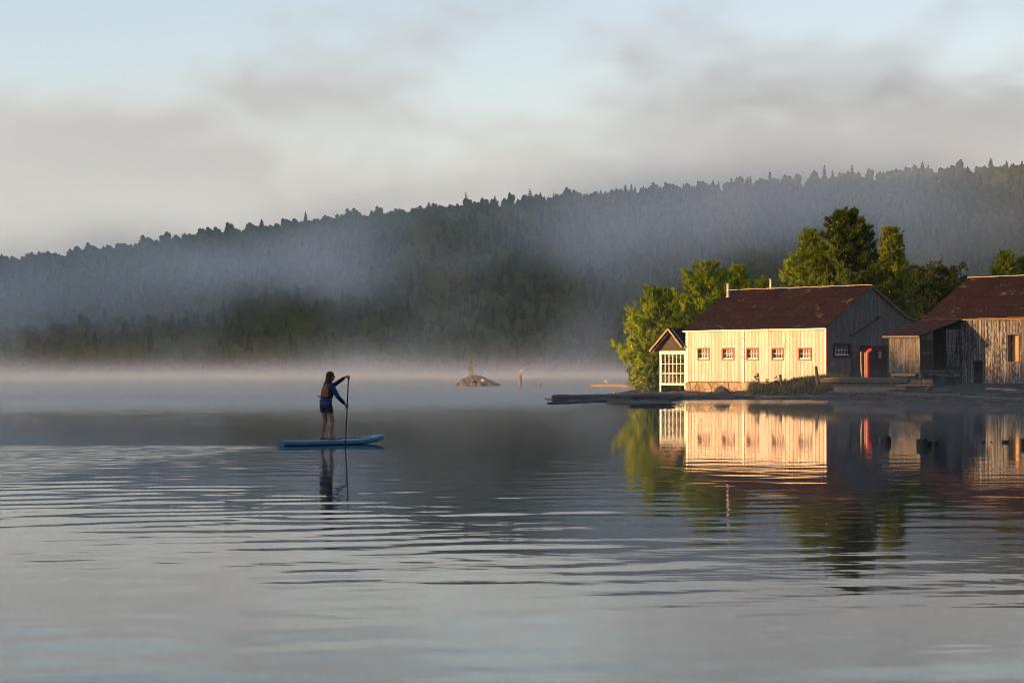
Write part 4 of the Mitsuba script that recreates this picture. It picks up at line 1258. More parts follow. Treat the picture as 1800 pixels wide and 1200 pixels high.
for px, py, d, lab in [(1334, 657, 131.6, 'tallest leafy weed before the cream wall'), (1326, 668, 131.2, 'low leafy weed at the edge of the stone footing'), (1352, 666, 131.5, 'weed with a bent stem left of the shorter post'), (1362, 664, 131.8, 'thin weed close beside the shorter post'),
                       (1383, 663, 131.3, 'leafy weed right of the shorter post'), (1398, 665, 131.6, 'bushy weed midway between the two posts'), (1408, 664.5, 131.2, 'weed with spreading top left of the taller post'), (1422, 667, 131.2, 'short weed just left of the taller post')]:
    x = (px - 900) / F * d
    z0 = float(land_z(np.array([x]), np.array([d]))[0])
    h = CAMZ + (HZ - py) / F * d - z0
    key = thing('weed', lab, 'plant')
    t = np.linspace(0, 1, 6)
    stem = np.stack([x + 0.12 * np.sin(t * 3 + px), d + 0.05 * t, z0 + h * t], 1)
    put('stem', tube(stem, np.linspace(0.016, 0.006, 6), 5), 'weed_leaf', key)
    n = 26
    tt = rngp.uniform(0.25, 1.0, n)
    P = np.stack([np.interp(tt, t, stem[:, c]) for c in range(3)], 1)
    D = rngp.normal(size=(n, 3)) * [1, 1, 0.4] + [0, 0, 0.25]
    D /= np.linalg.norm(D, axis=1, keepdims=True)
    lv, lf = tufts(P, D, 2, 0.24, 0.045, rngp, 0.3, droop=0.1)
    put('leaves', trimesh.Trimesh(lv, lf, process=False), 'weed_leaf', key)
    labels[f'{key}__leaves'] = {'kind': 'stuff'}

# ------------------------------------------------------------------ things out on the lake
Lk = lambda py: CAMZ * F / (py - HZ)
isl = thing('rock_islet', 'small heap of grey stones standing in the far water with a sapling on it', 'islet')
di = Lk(677.5)
ci = np.array([(838 - 900) / F * di, di])
scene['islet_stone'] = two(principled(plain((0.15, 0.135, 0.12), (0.05, 0.045, 0.04), 3.0), 0.85))
for i in range(150):
    a, r = rngq.uniform(0, 6.28), rngq.uniform(0, 1) ** 0.6
    px_, py_ = r * math.cos(a) * 2.7, r * math.sin(a) * 1.5
    z = 1.15 * max(0, 1 - r ** 1.6) * (1 - 0.1 * math.cos(a)) - 0.05
    s = rngq.uniform(0.16, 0.34)
    m = rock_mesh(rngq, s, 1)
    m.apply_translation((ci[0] + px_, ci[1] + py_, z))
    put('stone', m, 'islet_stone', isl)
key = thing('sapling', 'thin bright green sapling growing on the rock islet', 'tree')
sb = np.array([ci[0] - 0.75, ci[1], 1.0])
sh = CAMZ + (HZ - 629) / F * di - 1.0
t = np.linspace(0, 1, 6)
put('trunk', tube(sb + np.stack([-0.1 * t, 0 * t, sh * t], 1), np.linspace(0.04, 0.01, 6), 5), 'bark', key)
tt = np.random.default_rng(3).uniform(0.05, 1, 90) ** 0.8
P = sb + np.stack([-0.1 * tt, 0 * tt, sh * tt], 1) + np.random.default_rng(4).normal(0, 0.20, (90, 3)) * (1.25 - tt[:, None])
scene['sapling_leaf'] = leaf_bsdf((0.16, 0.22, 0.04), (0.30, 0.36, 0.08), 0.6)
lv, lf = tufts(P, np.tile([0, 0, 1.0], (90, 1)), 3, 0.26, 0.055, np.random.default_rng(5), 0.7)
put('crown', trimesh.Trimesh(lv, lf, process=False), 'sapling_leaf', key)
m = rock_mesh(np.random.default_rng(6), 0.25, 2)
m.vertices = m.vertices * [1.3, 0.8, 0.75] + [ci[0] + 0.85, ci[1] - 1.15, 0.66]
scene[thing('pale_stone', 'pale tan block lying on the near side of the rock islet', 'rock')] = mikit.ply(m, 'pale_metal')
key = thing('stick', 'short thin stick upright on the top of the rock islet', 'stick')
scene[key] = mikit.ply(tube([(ci[0] + 0.55, ci[1], 0.7), (ci[0] + 0.52, ci[1], 1.45), (ci[0] + 0.6, ci[1], 1.75)], [0.05, 0.04, 0.03], 6), 'orange_wood')


def gull(label, at, s=1.0, face=1.0):
    key = thing('gull', label, 'bird')
    body = trimesh.creation.icosphere(3)
    v = np.array(body.vertices)
    v = v * [0.21, 0.085, 0.10]
    v[:, 2] += 0.25 * np.maximum(v[:, 0], 0) ** 1 * 0.6
    tail = v[:, 0] < -0.1
    v[tail, 2] *= 0.6
    v[tail, 0] *= 1.25
    head = trimesh.creation.icosphere(2, 0.062)
    head.apply_translation((0.185, 0, 0.145))
    neck = tube([(0.12, 0, 0.05), (0.16, 0, 0.10), (0.185, 0, 0.145)], [0.075, 0.058, 0.05], 10)
    bm = cat([trimesh.Trimesh(v, body.faces, process=False), head, neck])
    M = np.diag([face * s, s, s, 1.0])
    M[:3, 3] = np.asarray(at) + [0, 0, 0.24 * s]

    def w(m):
        m = m.copy()
        m.apply_transform(M)
        return m
    scene.setdefault('gull_white', two(principled((0.72, 0.72, 0.70), 0.7)))
    scene.setdefault('gull_grey', two(principled((0.28, 0.29, 0.31), 0.7)))
    put('body', w(bm), 'gull_white', key, smooth=True)
    for s_ in (-1, 1):
        wing = trimesh.creation.icosphere(2)
        wv = np.array(wing.vertices) * [0.22, 0.022, 0.07] + [-0.07, s_ * 0.078, 0.02]
        put('wing', w(trimesh.Trimesh(wv, wing.faces, process=False)), 'gull_grey', key, smooth=True)
    put('beak', w(tube([(0.235, 0, 0.143), (0.30, 0, 0.132)], [0.018, 0.006], 6)), 'tan_timber', key)
    for s_ in (-1, 1):
        put('leg', w(tube([(0.0, s_ * 0.03, -0.07), (0.01, s_ * 0.03, -0.24)], [0.012, 0.010], 5)), 'tan_timber', key)


dg = Lk(678.5)
gp_ = pt(914.5, 678.5, dg)
scene['pile_wood'] = two(principled(plain((0.20, 0.16, 0.115), (0.075, 0.06, 0.045), 4.0), 0.85))
scene[thing('mooring_pile', 'weathered round pile standing in the far water with a gull on top', 'pile')] = mikit.ply(tube([(gp_[0], dg, -0.5), (gp_[0], dg, 0.7), (gp_[0] - 0.01, dg, 1.38)], [0.175, 0.175, 0.165], 14), 'pile_wood', smooth=40)
gull('white gull perched on top of the mooring pile', (gp_[0], dg, 1.38), 1.25, 1.0)
ds = Lk(679)
sp = pt(950, 679, ds)
scene[thing('stake', 'short dark leaning stake in the water right of the mooring pile', 'stake')] = mikit.ply(tube([(sp[0] - 0.06, ds, -0.3), (sp[0] + 0.06, ds, 0.42)], [0.09, 0.07], 7), 'dark_timber')
dl = Lk(679.5)
l0, l1 = pt(1040, 679.5, dl), pt(1122, 681, dl - 4)
scene[thing('floating_log', 'sunlit orange log floating in the far water left of the pines', 'log')] = mikit.ply(log_mesh([l0[0], dl, 0.10], [l1[0], dl - 4, 0.12], 0.20, rngq, 10, 12), 'orange_wood', smooth=40)
gull('white gull standing on the floating orange log', (pt(1066, 679, dl)[0], dl - 0.9, 0.27), 1.1, -1.0)
l2 = pt(1079, 690, 118.5)
scene[thing('tan_stone', 'small tan stone at the left tip of the point', 'rock')] = mikit.ply(log_mesh(pt(1078, 690.5, 128), pt(1090, 690, 128), 0.10, rngq), 'orange_wood', smooth=40)

# rotten pile stumps in the water before the shed
for px, py, w, h, lab in [(1556.5, 783, 17, 13, 'black rotten stump standing alone in the water, left of the pair'), (1621, 788.5, 19, 15, 'largest black stump in the water before the lean-to reflection'), (1633.5, 788, 10, 11, 'black stump touching the right side of the largest one'),
                          (1643.5, 787, 11, 9, 'small black pointed stump right of the largest one'), (1727, 781, 9, 3, 'low black stump barely above the water, further right'), (1767, 781.5, 13, 5, 'flat black stump low in the water near the right edge'), (1742, 781, 4, 2.2, 'tiny black stump tip between the two low ones'),
                          (1800, 787, 12, 15, 'black stump cut by the right picture edge')]:
    d = Lk(py - 4)
    q = pt(px, py - 4, d)
    r_, hh = w / 2 / F * d, h * 0.85 / F * d
    n = 14
    ang = np.arange(n) * 2 * np.pi / n
    rad = r_ * (1 + rngq.normal(0, 0.10, n))
    topz = hh * (1 + rngq.normal(0, 0.16, n))
    vb = np.stack([q[0] + rad * np.cos(ang), d + rad * np.sin(ang), np.full(n, -0.25)], 1)
    vt = np.stack([q[0] + rad * 0.93 * np.cos(ang), d + rad * 0.93 * np.sin(ang), topz], 1)
    vm = np.stack([q[0] + rad * 0.5 * np.cos(ang), d + rad * 0.5 * np.sin(ang), topz * 0.8], 1)
    vv = np.vstack([vb, vt, vm, [[q[0], d, hh * 0.62]]])
    ff = []
    for i in range(n):
        j = (i + 1) % n
        ff += [[i, j, n + j], [i, n + j, n + i], [n + i, n + j, 2 * n + j], [n + i, 2 * n + j, 2 * n + i], [2 * n + i, 2 * n + j, 3 * n]]
    scene[thing('stump', lab, 'stump')] = mikit.ply(trimesh.Trimesh(vv, ff, process=False), 'wet_wood')

# ------------------------------------------------------------------ the paddler on her board
BF = np.array([HEAD[0], HEAD[1], 0.0])                # the way she and the board face
BRT = np.array([HEAD[1], -HEAD[0], 0.0])              # her right, towards the camera
UPV = np.array([0, 0, 1.0])
STAND = np.array([-4.58, 49.35, 0.0])                 # the board's standing place at the water's surface
DECK = 0.115


def bw(p):
    """Forward, right, up from the standing place -> world."""
    p = np.atleast_2d(np.asarray(p, float))
    return STAND + p[:, :1] * BF + p[:, 1:2] * BRT + p[:, 2:3] * UPV


def to_world(m):
    m = m.copy()
    m.vertices = bw(m.vertices)
    m.fix_normals()
    return m


# --- board
board = thing('paddleboard', 'light blue inflatable paddleboard with upturned nose under the standing paddler', 'paddleboard')
LB = 3.02
us = np.linspace(-1.34, LB - 1.34, 49)


def half_width(u):
    t = (u + 1.34) / LB
    return 0.40 * np.clip(1 - np.abs((t - 0.47) / 0.54) ** 2.6, 0, 1) ** 0.62 * np.where(t < 0.10, 0.78 + 2.2 * t, 1.0)


def rocker(u):
    t = (u + 1.34) / LB
    return 0.115 * np.clip((t - 0.62) / 0.38, 0, 1) ** 1.9 + 0.012 * np.clip((0.14 - t) / 0.14, 0, 1)


ns = 20
V = []
for u in us:
    hw = max(float(half_width(u)), 0.03)
    for k_ in range(ns):
        a = 2 * np.pi * k_ / ns
        cx, cz = math.cos(a), math.sin(a)
        # flat-sided lens: round rails, flat deck and bottom
        x = hw - 0.065 + 0.065 * cx if cx > 0 else -(hw - 0.065) + 0.065 * cx
        x = np.clip(x, -hw, hw)
        z = 0.062 * np.sign(cz) * abs(cz) ** 0.55
        V.append([u, x * (1 if hw > 0.065 else hw / 0.065), z + 0.052 + float(rocker(u))])
V = np.array(V)
Fc = []
for i in range(len(us) - 1):
    for k_ in range(ns):
        j = (k_ + 1) % ns
        Fc += [[i * ns + k_, (i + 1) * ns + k_, (i + 1) * ns + j], [i * ns + k_, (i + 1) * ns + j, i * ns + j]]
n0 = len(V)
V = np.vstack([V, [[us[0], 0, 0.055]], [[us[-1], 0, 0.052 + float(rocker(us[-1]))]]])
for k_ in range(ns):
    j = (k_ + 1) % ns
    Fc += [[n0, k_, j], [n0 + 1, (len(us) - 1) * ns + j, (len(us) - 1) * ns + k_]]
hull = to_world(trimesh.Trimesh(V, Fc, process=False))
scene['board_blue'] = two(principled(plain((0.050, 0.155, 0.215), (0.04, 0.125, 0.175), 3.0), 0.42))
scene['board_deck'] = two(principled(plain((0.11, 0.25, 0.34), (0.085, 0.205, 0.29), 4.0), 0.5))
scene['board_pad'] = two(principled(plain((0.055, 0.17, 0.24), (0.045, 0.14, 0.20), 9.0), 0.75))
scene['board_rail'] = two(principled((0.030, 0.115, 0.155), 0.45))
put('hull', hull, 'board_blue', board, smooth=50)


def deck_strip(u0, u1, f0, f1, z, n=24):
    uu = np.linspace(u0, u1, n)
    a = np.stack([uu, half_width(uu) * f0, z + rocker(uu)], 1)
    b = np.stack([uu, half_width(uu) * f1, z + rocker(uu)], 1)
    v = np.vstack([a, b])
    f = []
    for i in range(n - 1):
        f += [[i, n + i, i + 1], [i + 1, n + i, n + i + 1]]
    return to_world(trimesh.Trimesh(v, f, process=False))


put('deck_sheet', deck_strip(-1.24, 1.56, -0.80, 0.80, 0.1172, 40), 'board_deck', board)
put('deck_pad', deck_strip(-1.08, 0.62, -0.70, 0.70, 0.1212), 'board_pad', board)
for s_ in (-1, 1):
    uu = us[1:-1]
    hw = half_width(uu)
    rail_pts = np.stack([uu, s_ * np.maximum(hw, 0.03), 0.035 + rocker(uu)], 1)
    put('rail_band', to_world(tube(rail_pts, 0.026, 6)), 'board_rail', board, smooth=40)
for a, b in (((0.78, -0.26, 0), (1.18, 0.22, 0)), ((0.78, 0.27, 0), (1.18, -0.21, 0))):
    a, b = np.array(a), np.array(b)
    t = np.linspace(0, 1, 7)[:, None]
    p = a + (b - a) * t
    p[:, 2] = 0.126 + rocker(p[:, 0])
    put('bungee_cord', to_world(tube(p, 0.008, 6)), 'dark_metal', board)
p = np.array([[0.02, -0.07, 0.125], [0.06, -0.05, 0.15], [0.12, 0, 0.155], [0.06, 0.05, 0.15], [0.02, 0.07, 0.125]]) + [0.30, 0.06, 0]
put('carry_handle', to_world(tube(p, 0.012, 6)), 'dark_metal', board, smooth=50)
put('fin', to_world(hexa(np.array([[-1.25, -0.006, -0.22], [-1.05, -0.006, -0.22], [-1.05, 0.006, -0.22], [-1.25, 0.006, -0.22]]), np.array([[-1.2, -0.008, 0.0], [-0.9, -0.008, 0.0], [-0.9, 0.008, 0.0], [-1.2, 0.008, 0.0]]))), 'dark_metal', board)

# --- paddle: upright on her right side, blade in the water
ptop = np.array([0.50, 0.20, 1.655])
pbot = np.array([0.20, 0.475, -0.42])
pax = (ptop - pbot) / np.linalg.norm(ptop - pbot)
paddle = thing('paddle', 'long dark paddle held upright with its blade in the water', 'paddle')
scene['paddle_black'] = two(principled((0.018, 0.017, 0.018), 0.4))
put('shaft', to_world(tube([pbot + pax * 0.36, ptop], 0.0165, 10)), 'paddle_black', paddle, smooth=40)
tee = np.cross(pax, [0, 0.3, 1.0])
tee = np.array([0.62, -0.78, 0.0]) * 0.9
put('grip', to_world(tube([ptop - tee * 0.055, ptop, ptop + tee * 0.055], [0.016, 0.021, 0.016], 10)), 'paddle_black', paddle, smooth=40)
bl = []
for t, w_ in ((0, 0.02), (0.12, 0.06), (0.3, 0.09), (0.42, 0.075), (0.46, 0.03)):
    c = pbot + pax * (0.46 - t)
    bl.append((c, w_))
bv = []
bs = np.cross(pax, [1, 0, 0.0])
bs /= np.linalg.norm(bs)
for c, w_ in bl:
    bv += [c - bs * w_ - [0.006, 0, 0], c + bs * w_ - [0.006, 0, 0], c + bs * w_ + [0.006, 0, 0], c - bs * w_ + [0.006, 0, 0]]
bf = []
for i in range(len(bl) - 1):
    for k_ in range(4):
        j = (k_ + 1) % 4
        bf += [[i * 4 + k_, i * 4 + j, i * 4 + 4 + j], [i * 4 + k_, i * 4 + 4 + j, i * 4 + 4 + k_]]
put('blade', to_world(trimesh.Trimesh(bv, bf, process=False)), 'paddle_black', paddle)
put('clamp', to_world(tube([ptop - pax * 0.62, ptop - pax * 0.70], 0.022, 10)), 'paddle_black', paddle)

# --- the body, laid out as joints
J = dict(
    ankle_l=(-0.06, -0.145, DECK + 0.085), ankle_r=(0.03, 0.115, DECK + 0.085),
    knee_l=(0.035, -0.135, DECK + 0.46), knee_r=(0.085, 0.115, DECK + 0.46),
    hip_l=(-0.045, -0.085, DECK + 0.85), hip_r=(-0.035, 0.085, DECK + 0.85),
    pelvis=(-0.045, 0, DECK + 0.93), waist=(-0.015, 0.01, DECK + 1.05), chest=(0.02, 0.025, DECK + 1.24), top=(0.03, 0.03, DECK + 1.37),
    neck=(0.045, 0.035, DECK + 1.45), head=(0.075, 0.045, DECK + 1.575),
    sh_l=(0.06, -0.145, DECK + 1.365), sh_r=(0.0, 0.20, DECK + 1.335),
)
J = {k_: np.array(v_, float) for k_, v_ in J.items()}
J['hand_l'] = ptop + pax * 0.0 + np.array([-0.012, -0.01, 0.012])
J['hand_r'] = pbot + pax * ((DECK + 0.835 - pbot[2]) / pax[2]) + np.array([-0.008, 0.0, 0])
J['el_l'] = np.array([0.27, -0.10, DECK + 1.36])
J['el_r'] = np.array([0.11, 0.315, DECK + 1.07])


def sph(c, r, seg=20):
    return m3.Manifold.sphere(float(r), seg).translate([float(x) for x in c])


def bone(a, ra, b, rb, seg=20):
    return m3.Manifold.batch_hull([sph(a, ra, seg), sph(b, rb, seg)])


def chain(pts, rad, seg=16):
    out = None
    for i in range(len(pts) - 1):
        b_ = bone(pts[i], rad[i], pts[i + 1], rad[i + 1], seg)
        out = b_ if out is None else out + b_
    return out


def finish(man, length, it=6):
    man = man.refine_to_length(length)
    mm = man.to_mesh()
    m = trimesh.Trimesh(mm.vert_properties[:, :3], mm.tri_verts, process=True)
    trimesh.smoothing.filter_taubin(m, lamb=0.5, nu=0.52, iterations=it)
    return m


def ell(c, r):
    return m3.Manifold.sphere(1.0, 28).scale([float(x) for x in r]).translate([float(x) for x in c])


body = None
for s_ in 'lr':
    sd = -1 if s_ == 'l' else 1
    an, kn, hp = J['ankle_' + s_], J['knee_' + s_], J['hip_' + s_]
    calf = kn + (an - kn) * 0.30 + np.array([-0.022, 0, 0])
    leg = bone(hp, 0.092, kn + (hp - kn) * 0.12, 0.062) + bone(kn + (hp - kn) * 0.12, 0.062, kn, 0.055) + bone(kn, 0.055, calf, 0.058) + bone(calf, 0.058, an + (kn - an) * 0.22, 0.036) + bone(an + (kn - an) * 0.22, 0.036, an, 0.036)
    heel, ball, toe = an + np.array([-0.045, 0, -0.050]), an + np.array([0.115, 0.012 * sd, -0.058]), an + np.array([0.17, 0.014 * sd, -0.066])
    foot = m3.Manifold.batch_hull([sph(heel, 0.034), sph(an, 0.036), sph(ball + [0, 0.022 * sd, 0], 0.025), sph(ball - [0, 0.025 * sd, 0], 0.026)])
    for q in range(5):
        off = (q - 2) * 0.017 * -sd
        ln = [0.058, 0.052, 0.046, 0.038, 0.030][q]
        foot += bone(ball + [0.0, off, -0.004], 0.0125, ball + [ln, off * 1.1, -0.013], 0.0105 if q else 0.0135, 12)
    part = leg + foot
    body = part if body is None else body + part
torso = m3.Manifold.batch_hull([ell(J['pelvis'], (0.115, 0.165, 0.11)), ell(J['waist'], (0.095, 0.130, 0.08))]) + m3.Manifold.batch_hull([ell(J['waist'], (0.095, 0.130, 0.08)), ell(J['chest'], (0.112, 0.155, 0.11))]) \
    + m3.Manifold.batch_hull([ell(J['chest'], (0.112, 0.155, 0.11)), ell(J['top'], (0.07, 0.115, 0.06)), sph(J['sh_l'], 0.055), sph(J['sh_r'], 0.055)])
torso += bone(J['top'], 0.062, J['neck'], 0.05) + bone(J['neck'], 0.048, J['head'] - [0.012, 0, 0.05], 0.05)
body += torso
# head with face: looking along the board, a little to her right
hc = J['head']
yaw = 0.25
fx, fy = np.array([math.cos(yaw), math.sin(yaw), 0]), np.array([-math.sin(yaw), math.cos(yaw), 0])
hp_ = lambda a, b, c: hc + fx * a + fy * b + UPV * c
head = m3.Manifold.batch_hull([ell(hc + [0, 0, 0.018], (0.088, 0.073, 0.092)), sph(hp_(0.055, 0, -0.075), 0.034), sph(hp_(0.02, 0.035, -0.06), 0.035), sph(hp_(0.02, -0.035, -0.06), 0.035)])
head += m3.Manifold.batch_hull([sph(hp_(0.088, 0, 0.010), 0.008), sph(hp_(0.112, 0, -0.022), 0.011), sph(hp_(0.090, 0.014, -0.028), 0.008), sph(hp_(0.090, -0.014, -0.028), 0.008)])
head += m3.Manifold.batch_hull([sph(hp_(0.084, 0.018, -0.054), 0.006), sph(hp_(0.092, 0, -0.052), 0.0075), sph(hp_(0.084, -0.018, -0.054), 0.006)])
head += m3.Manifold.batch_hull([sph(hp_(0.080, 0.020, -0.066), 0.006), sph(hp_(0.088, 0, -0.067), 0.0075), sph(hp_(0.080, -0.020, -0.066), 0.006)])
for sd in (-1, 1):
    head -= sph(hp_(0.094, sd * 0.031, 0.012), 0.018)
    head += sph(hp_(0.076, sd * 0.031, 0.011), 0.013)
    head += m3.Manifold.batch_hull([sph(hp_(0.0, sd * 0.076, 0.025), 0.011), sph(hp_(0.008, sd * 0.074, -0.025), 0.009), sph(hp_(-0.014, sd * 0.08, 0.015), 0.009)])
body += head


def hand(wrist, knuckle_dir, grip_axis, center, palm_normal, r_shaft, right=True):
    """A palm beside the held rod and four unequal fingers and a thumb curling round it."""
    g = grip_axis / np.linalg.norm(grip_axis)
    n = palm_normal - g * (palm_normal @ g)
    n /= np.linalg.norm(n)                     # from the rod towards the palm
    t = np.cross(g, n)                         # round the rod
    R = r_shaft + 0.013
    pc = center + n * (R + 0.008)
    out = m3.Manifold.batch_hull([sph(pc + g * 0.032 + t * 0.016, 0.014), sph(pc - g * 0.034 + t * 0.016, 0.013), sph(pc + g * 0.026 - t * 0.040, 0.015), sph(pc - g * 0.026 - t * 0.040, 0.015)])
    out += m3.Manifold.batch_hull([sph(pc - t * 0.035, 0.021), sph(wrist, 0.027)])
    for i, (o, L, r) in enumerate(((0.031, 0.92, 0.0090), (0.011, 1.0, 0.0094), (-0.010, 0.95, 0.0090), (-0.030, 0.8, 0.0080))):
        pts = []
        for a in np.linspace(0.30, 0.30 + 3.9 * L, 5):
            pts.append(center + g * o + (n * math.cos(a) + t * math.sin(a)) * (R - 0.002))
        out += chain(pts, [r * 1.08, r * 1.05, r, r * 0.95, r * 0.88], 12)
    tp = [pc + g * 0.034 - t * 0.03, center + g * 0.045 - t * (R + 0.004) + n * 0.004, center + g * 0.040 - t * R * 0.55 - n * R * 0.85, center + g * 0.028 + t * 0.012 - n * (R + 0.006)]
    out += chain(tp, [0.014, 0.0115, 0.0105, 0.0095], 12)
    return out


wr_l = J['hand_l'] + np.array([-0.085, -0.035, -0.015])
wr_r = J['hand_r'] + np.array([-0.055, -0.03, 0.07])
body += bone(J['sh_l'], 0.052, J['el_l'], 0.040) + bone(J['el_l'], 0.040, wr_l, 0.026)
body += bone(J['sh_r'], 0.052, J['el_r'], 0.040) + bone(J['el_r'], 0.040, wr_r, 0.026)
body += hand(wr_l, None, tee, ptop, wr_l - ptop + np.array([0, 0, 0.05]), 0.019)
body += hand(wr_r, None, pax, pbot + pax * ((DECK + 0.835 - pbot[2]) / pax[2]), wr_r - J['hand_r'], 0.0165)
lady = thing('person', 'woman in blue jacket, tan life vest and dark shorts standing barefoot on the board, paddling', 'person')
scene['skin'] = two(principled((0.24, 0.14, 0.10), 0.6))
scene[lady] = mikit.ply(to_world(finish(body, 0.012, 5)), 'skin', smooth=True)

# --- clothing
scene['jacket_blue'] = two(principled(plain((0.007, 0.023, 0.095), (0.005, 0.016, 0.066), 9.0), 0.7))
scene['jacket_light'] = two(principled(plain((0.013, 0.078, 0.20), (0.009, 0.055, 0.155), 9.0), 0.7))
scene['vest_tan'] = two(principled(plain((0.22, 0.088, 0.033), (0.16, 0.064, 0.025), 8.0), 0.75))
scene['vest_dark'] = two(principled((0.020, 0.017, 0.018), 0.75))
scene['shorts_dark'] = two(principled(plain((0.018, 0.030, 0.052), (0.010, 0.016, 0.03), 9.0), 0.8))
scene['hair_brown'] = two(principled(proc(lambda p, n, uv: mix((0.012, 0.008, 0.005), (0.030, 0.019, 0.011), noise(p.x * 60, p.y * 60, p.z * 4))), 0.5))
coat = m3.Manifold.batch_hull([ell(J['pelvis'] + [0, 0, 0.02], (0.137, 0.180, 0.12)), ell(J['waist'], (0.118, 0.155, 0.08))]) + m3.Manifold.batch_hull([ell(J['waist'], (0.118, 0.155, 0.08)), ell(J['chest'], (0.132, 0.175, 0.11))]) \
    + m3.Manifold.batch_hull([ell(J['chest'], (0.132, 0.175, 0.11)), ell(J['top'], (0.085, 0.13, 0.06)), sph(J['sh_l'], 0.072), sph(J['sh_r'], 0.072)])
coat += bone(J['top'], 0.085, J['neck'] + [0, 0, 0.005], 0.068)
for s_, wr in (('l', wr_l), ('r', wr_r)):
    el = J['el_' + s_]
    f_end = el + (wr - el) * 0.93
    coat += bone(J['sh_' + s_], 0.073, el, 0.056) + bone(el, 0.056, f_end, 0.043)
coat -= m3.Manifold.cube([2, 2, 2], True).translate([0, 0, float(DECK + 0.86 - 1)])
coat -= bone(J['neck'] + [0.01, 0, 0.02], 0.052, J['head'], 0.06)
cm = finish(coat, 0.018, 5)
vv = np.array(cm.vertices)
vv += (cm.vertex_normals * ((meshkit.fbm(vv * np.array([14, 14, 9]), 3, 5) - 0.5) * 0.014)[:, None])
cm.vertices = vv
put('jacket', to_world(cm), 'jacket_blue', lady, smooth=True)
hem = m3.Manifold.batch_hull([ell(J['pelvis'] + [0, 0, -0.01], (0.142, 0.186, 0.10)), ell(J['waist'] - [0, 0, 0.03], (0.122, 0.160, 0.06))])
hem = hem.trim_by_plane([0, 0, 1.0], float(DECK + 0.865)).trim_by_plane([0, 0, -1.0], -float(DECK + 1.03))
put('jacket_hem', to_world(finish(hem, 0.02, 3)), 'jacket_light', lady, smooth=40)
labels[f'{lady}__jacket_hem'] = {'label': 'lighter blue lower edge of the jacket'}
vest = m3.Manifold.batch_hull([ell(J['waist'] + [-0.004, 0, 0.01], (0.142, 0.178, 0.05)), ell(J['chest'] + [-0.006, 0, 0.0], (0.160, 0.196, 0.09)), ell(J['top'] + [-0.01, 0, -0.015], (0.115, 0.115, 0.05))])
vest -= bone(J['sh_l'] + [0, -0.06, 0.0], 0.105, J['sh_l'] + [0.0, -0.3, 0], 0.13) + bone(J['sh_r'] + [0, 0.06, 0.0], 0.105, J['sh_r'] + [0.0, 0.3, 0], 0.13)
vest -= bone(J['neck'], 0.085, J['head'], 0.10)
vest = vest.trim_by_plane([0, 0, 1.0], float(DECK + 1.0))
back = vest.trim_by_plane([-1.0, -0.5, 0.0], -0.005)
frontv = vest.trim_by_plane([1.0, 0.5, 0.0], 0.009)
put('life_vest', to_world(finish(back, 0.02, 4)), 'vest_tan', lady, smooth=50)
put('vest_front', to_world(finish(frontv, 0.02, 4)), 'vest_dark', lady, smooth=50)
labels[f'{lady}__vest_front'] = {'label': 'dark front and side of the life vest'}
sp_ = J['waist'] + np.array([-0.14, -0.10, 0.03])
put('strap_end', to_world(tube([sp_ + [0.03, 0.02, -0.02], sp_ + [-0.02, -0.02, 0.0], sp_ + [-0.045, -0.035, 0.0], sp_ + [-0.055, -0.04, 0.012]], [0.014, 0.013, 0.012, 0.010], 6)), 'vest_dark', lady, smooth=40)
belt = m3.Manifold.batch_hull([ell(J['waist'] + [-0.004, 0, 0.012], (0.149, 0.185, 0.05))]).trim_by_plane([0, 0, 1.0], float(DECK + 1.045)).trim_by_plane([0, 0, -1.0], -float(DECK + 1.085))
put('belt', to_world(finish(belt, 0.03, 2)), 'vest_dark', lady, smooth=40)
short = m3.Manifold.batch_hull([ell(J['pelvis'], (0.130, 0.176, 0.09)), ell((J['hip_l'] + J['hip_r']) / 2 - [0, 0, 0.02], (0.128, 0.185, 0.08))])
for s_ in 'lr':
    hp0, kn = J['hip_' + s_], J['knee_' + s_]
    short += bone(hp0, 0.108, hp0 + (kn - hp0) * 0.34, 0.100)
    short = short - m3.Manifold.cube([2, 2, 2], True).translate([0, 0, float(DECK + 0.675 - 1)])
put('shorts', to_world(finish(short, 0.018, 4)), 'shorts_dark', lady, smooth=True)
# hair: a cap over the skull and a loose fall down the nape
hair = m3.Manifold.batch_hull([ell(hc + fx * -0.016 + [0, 0, 0.030], (0.102, 0.090, 0.098))])
hair -= m3.Manifold.batch_hull([sph(hp_(0.12, 0, 0.02), 0.068), sph(hp_(0.10, 0, -0.12), 0.085), sph(hp_(0.2, 0, -0.03), 0.08)])
fall = m3.Manifold.batch_hull([ell(hc + fx * -0.045 + [0, 0, 0.0], (0.070, 0.082, 0.07)), ell(hc + fx * -0.085 + [0, 0, -0.13], (0.050, 0.078, 0.04)), ell(hc + fx * -0.105 + fy * -0.02 + [0, 0, -0.215], (0.036, 0.062, 0.03))])
hm = finish(hair + fall, 0.012, 4)
vv = np.array(hm.vertices)
q = np.arctan2((vv - hc) @ fy, (vv - hc) @ -fx)
vv += hm.vertex_normals * (0.004 * np.sin(q * 26 + 6 * meshkit.noise(vv * 9)))[:, None]
hm.vertices = vv
put('hair', to_world(hm), 'hair_brown', lady, smooth=True)

# ------------------------------------------------------------------ the morning mist: one closed box of air round everything
HB = dict(x=(-1300.0, 900.0), y=(-120.0, 2200.0), z=(-4.0, 364.0))
nx, ny, nz = 176, 190, 150
gx = HB['x'][0] + (np.arange(nx) + 0.5) / nx * (HB['x'][1] - HB['x'][0])
gy = HB['y'][0] + (np.arange(ny) + 0.5) / ny * (HB['y'][1] - HB['y'][0])
gz = HB['z'][0] + (np.arange(nz) + 0.5) / nz * (HB['z'][1] - HB['z'][0])
Z, Y, X = np.meshgrid(gz, gy, gx, indexing='ij')
Pn = np.stack([X, Y, Z], -1)


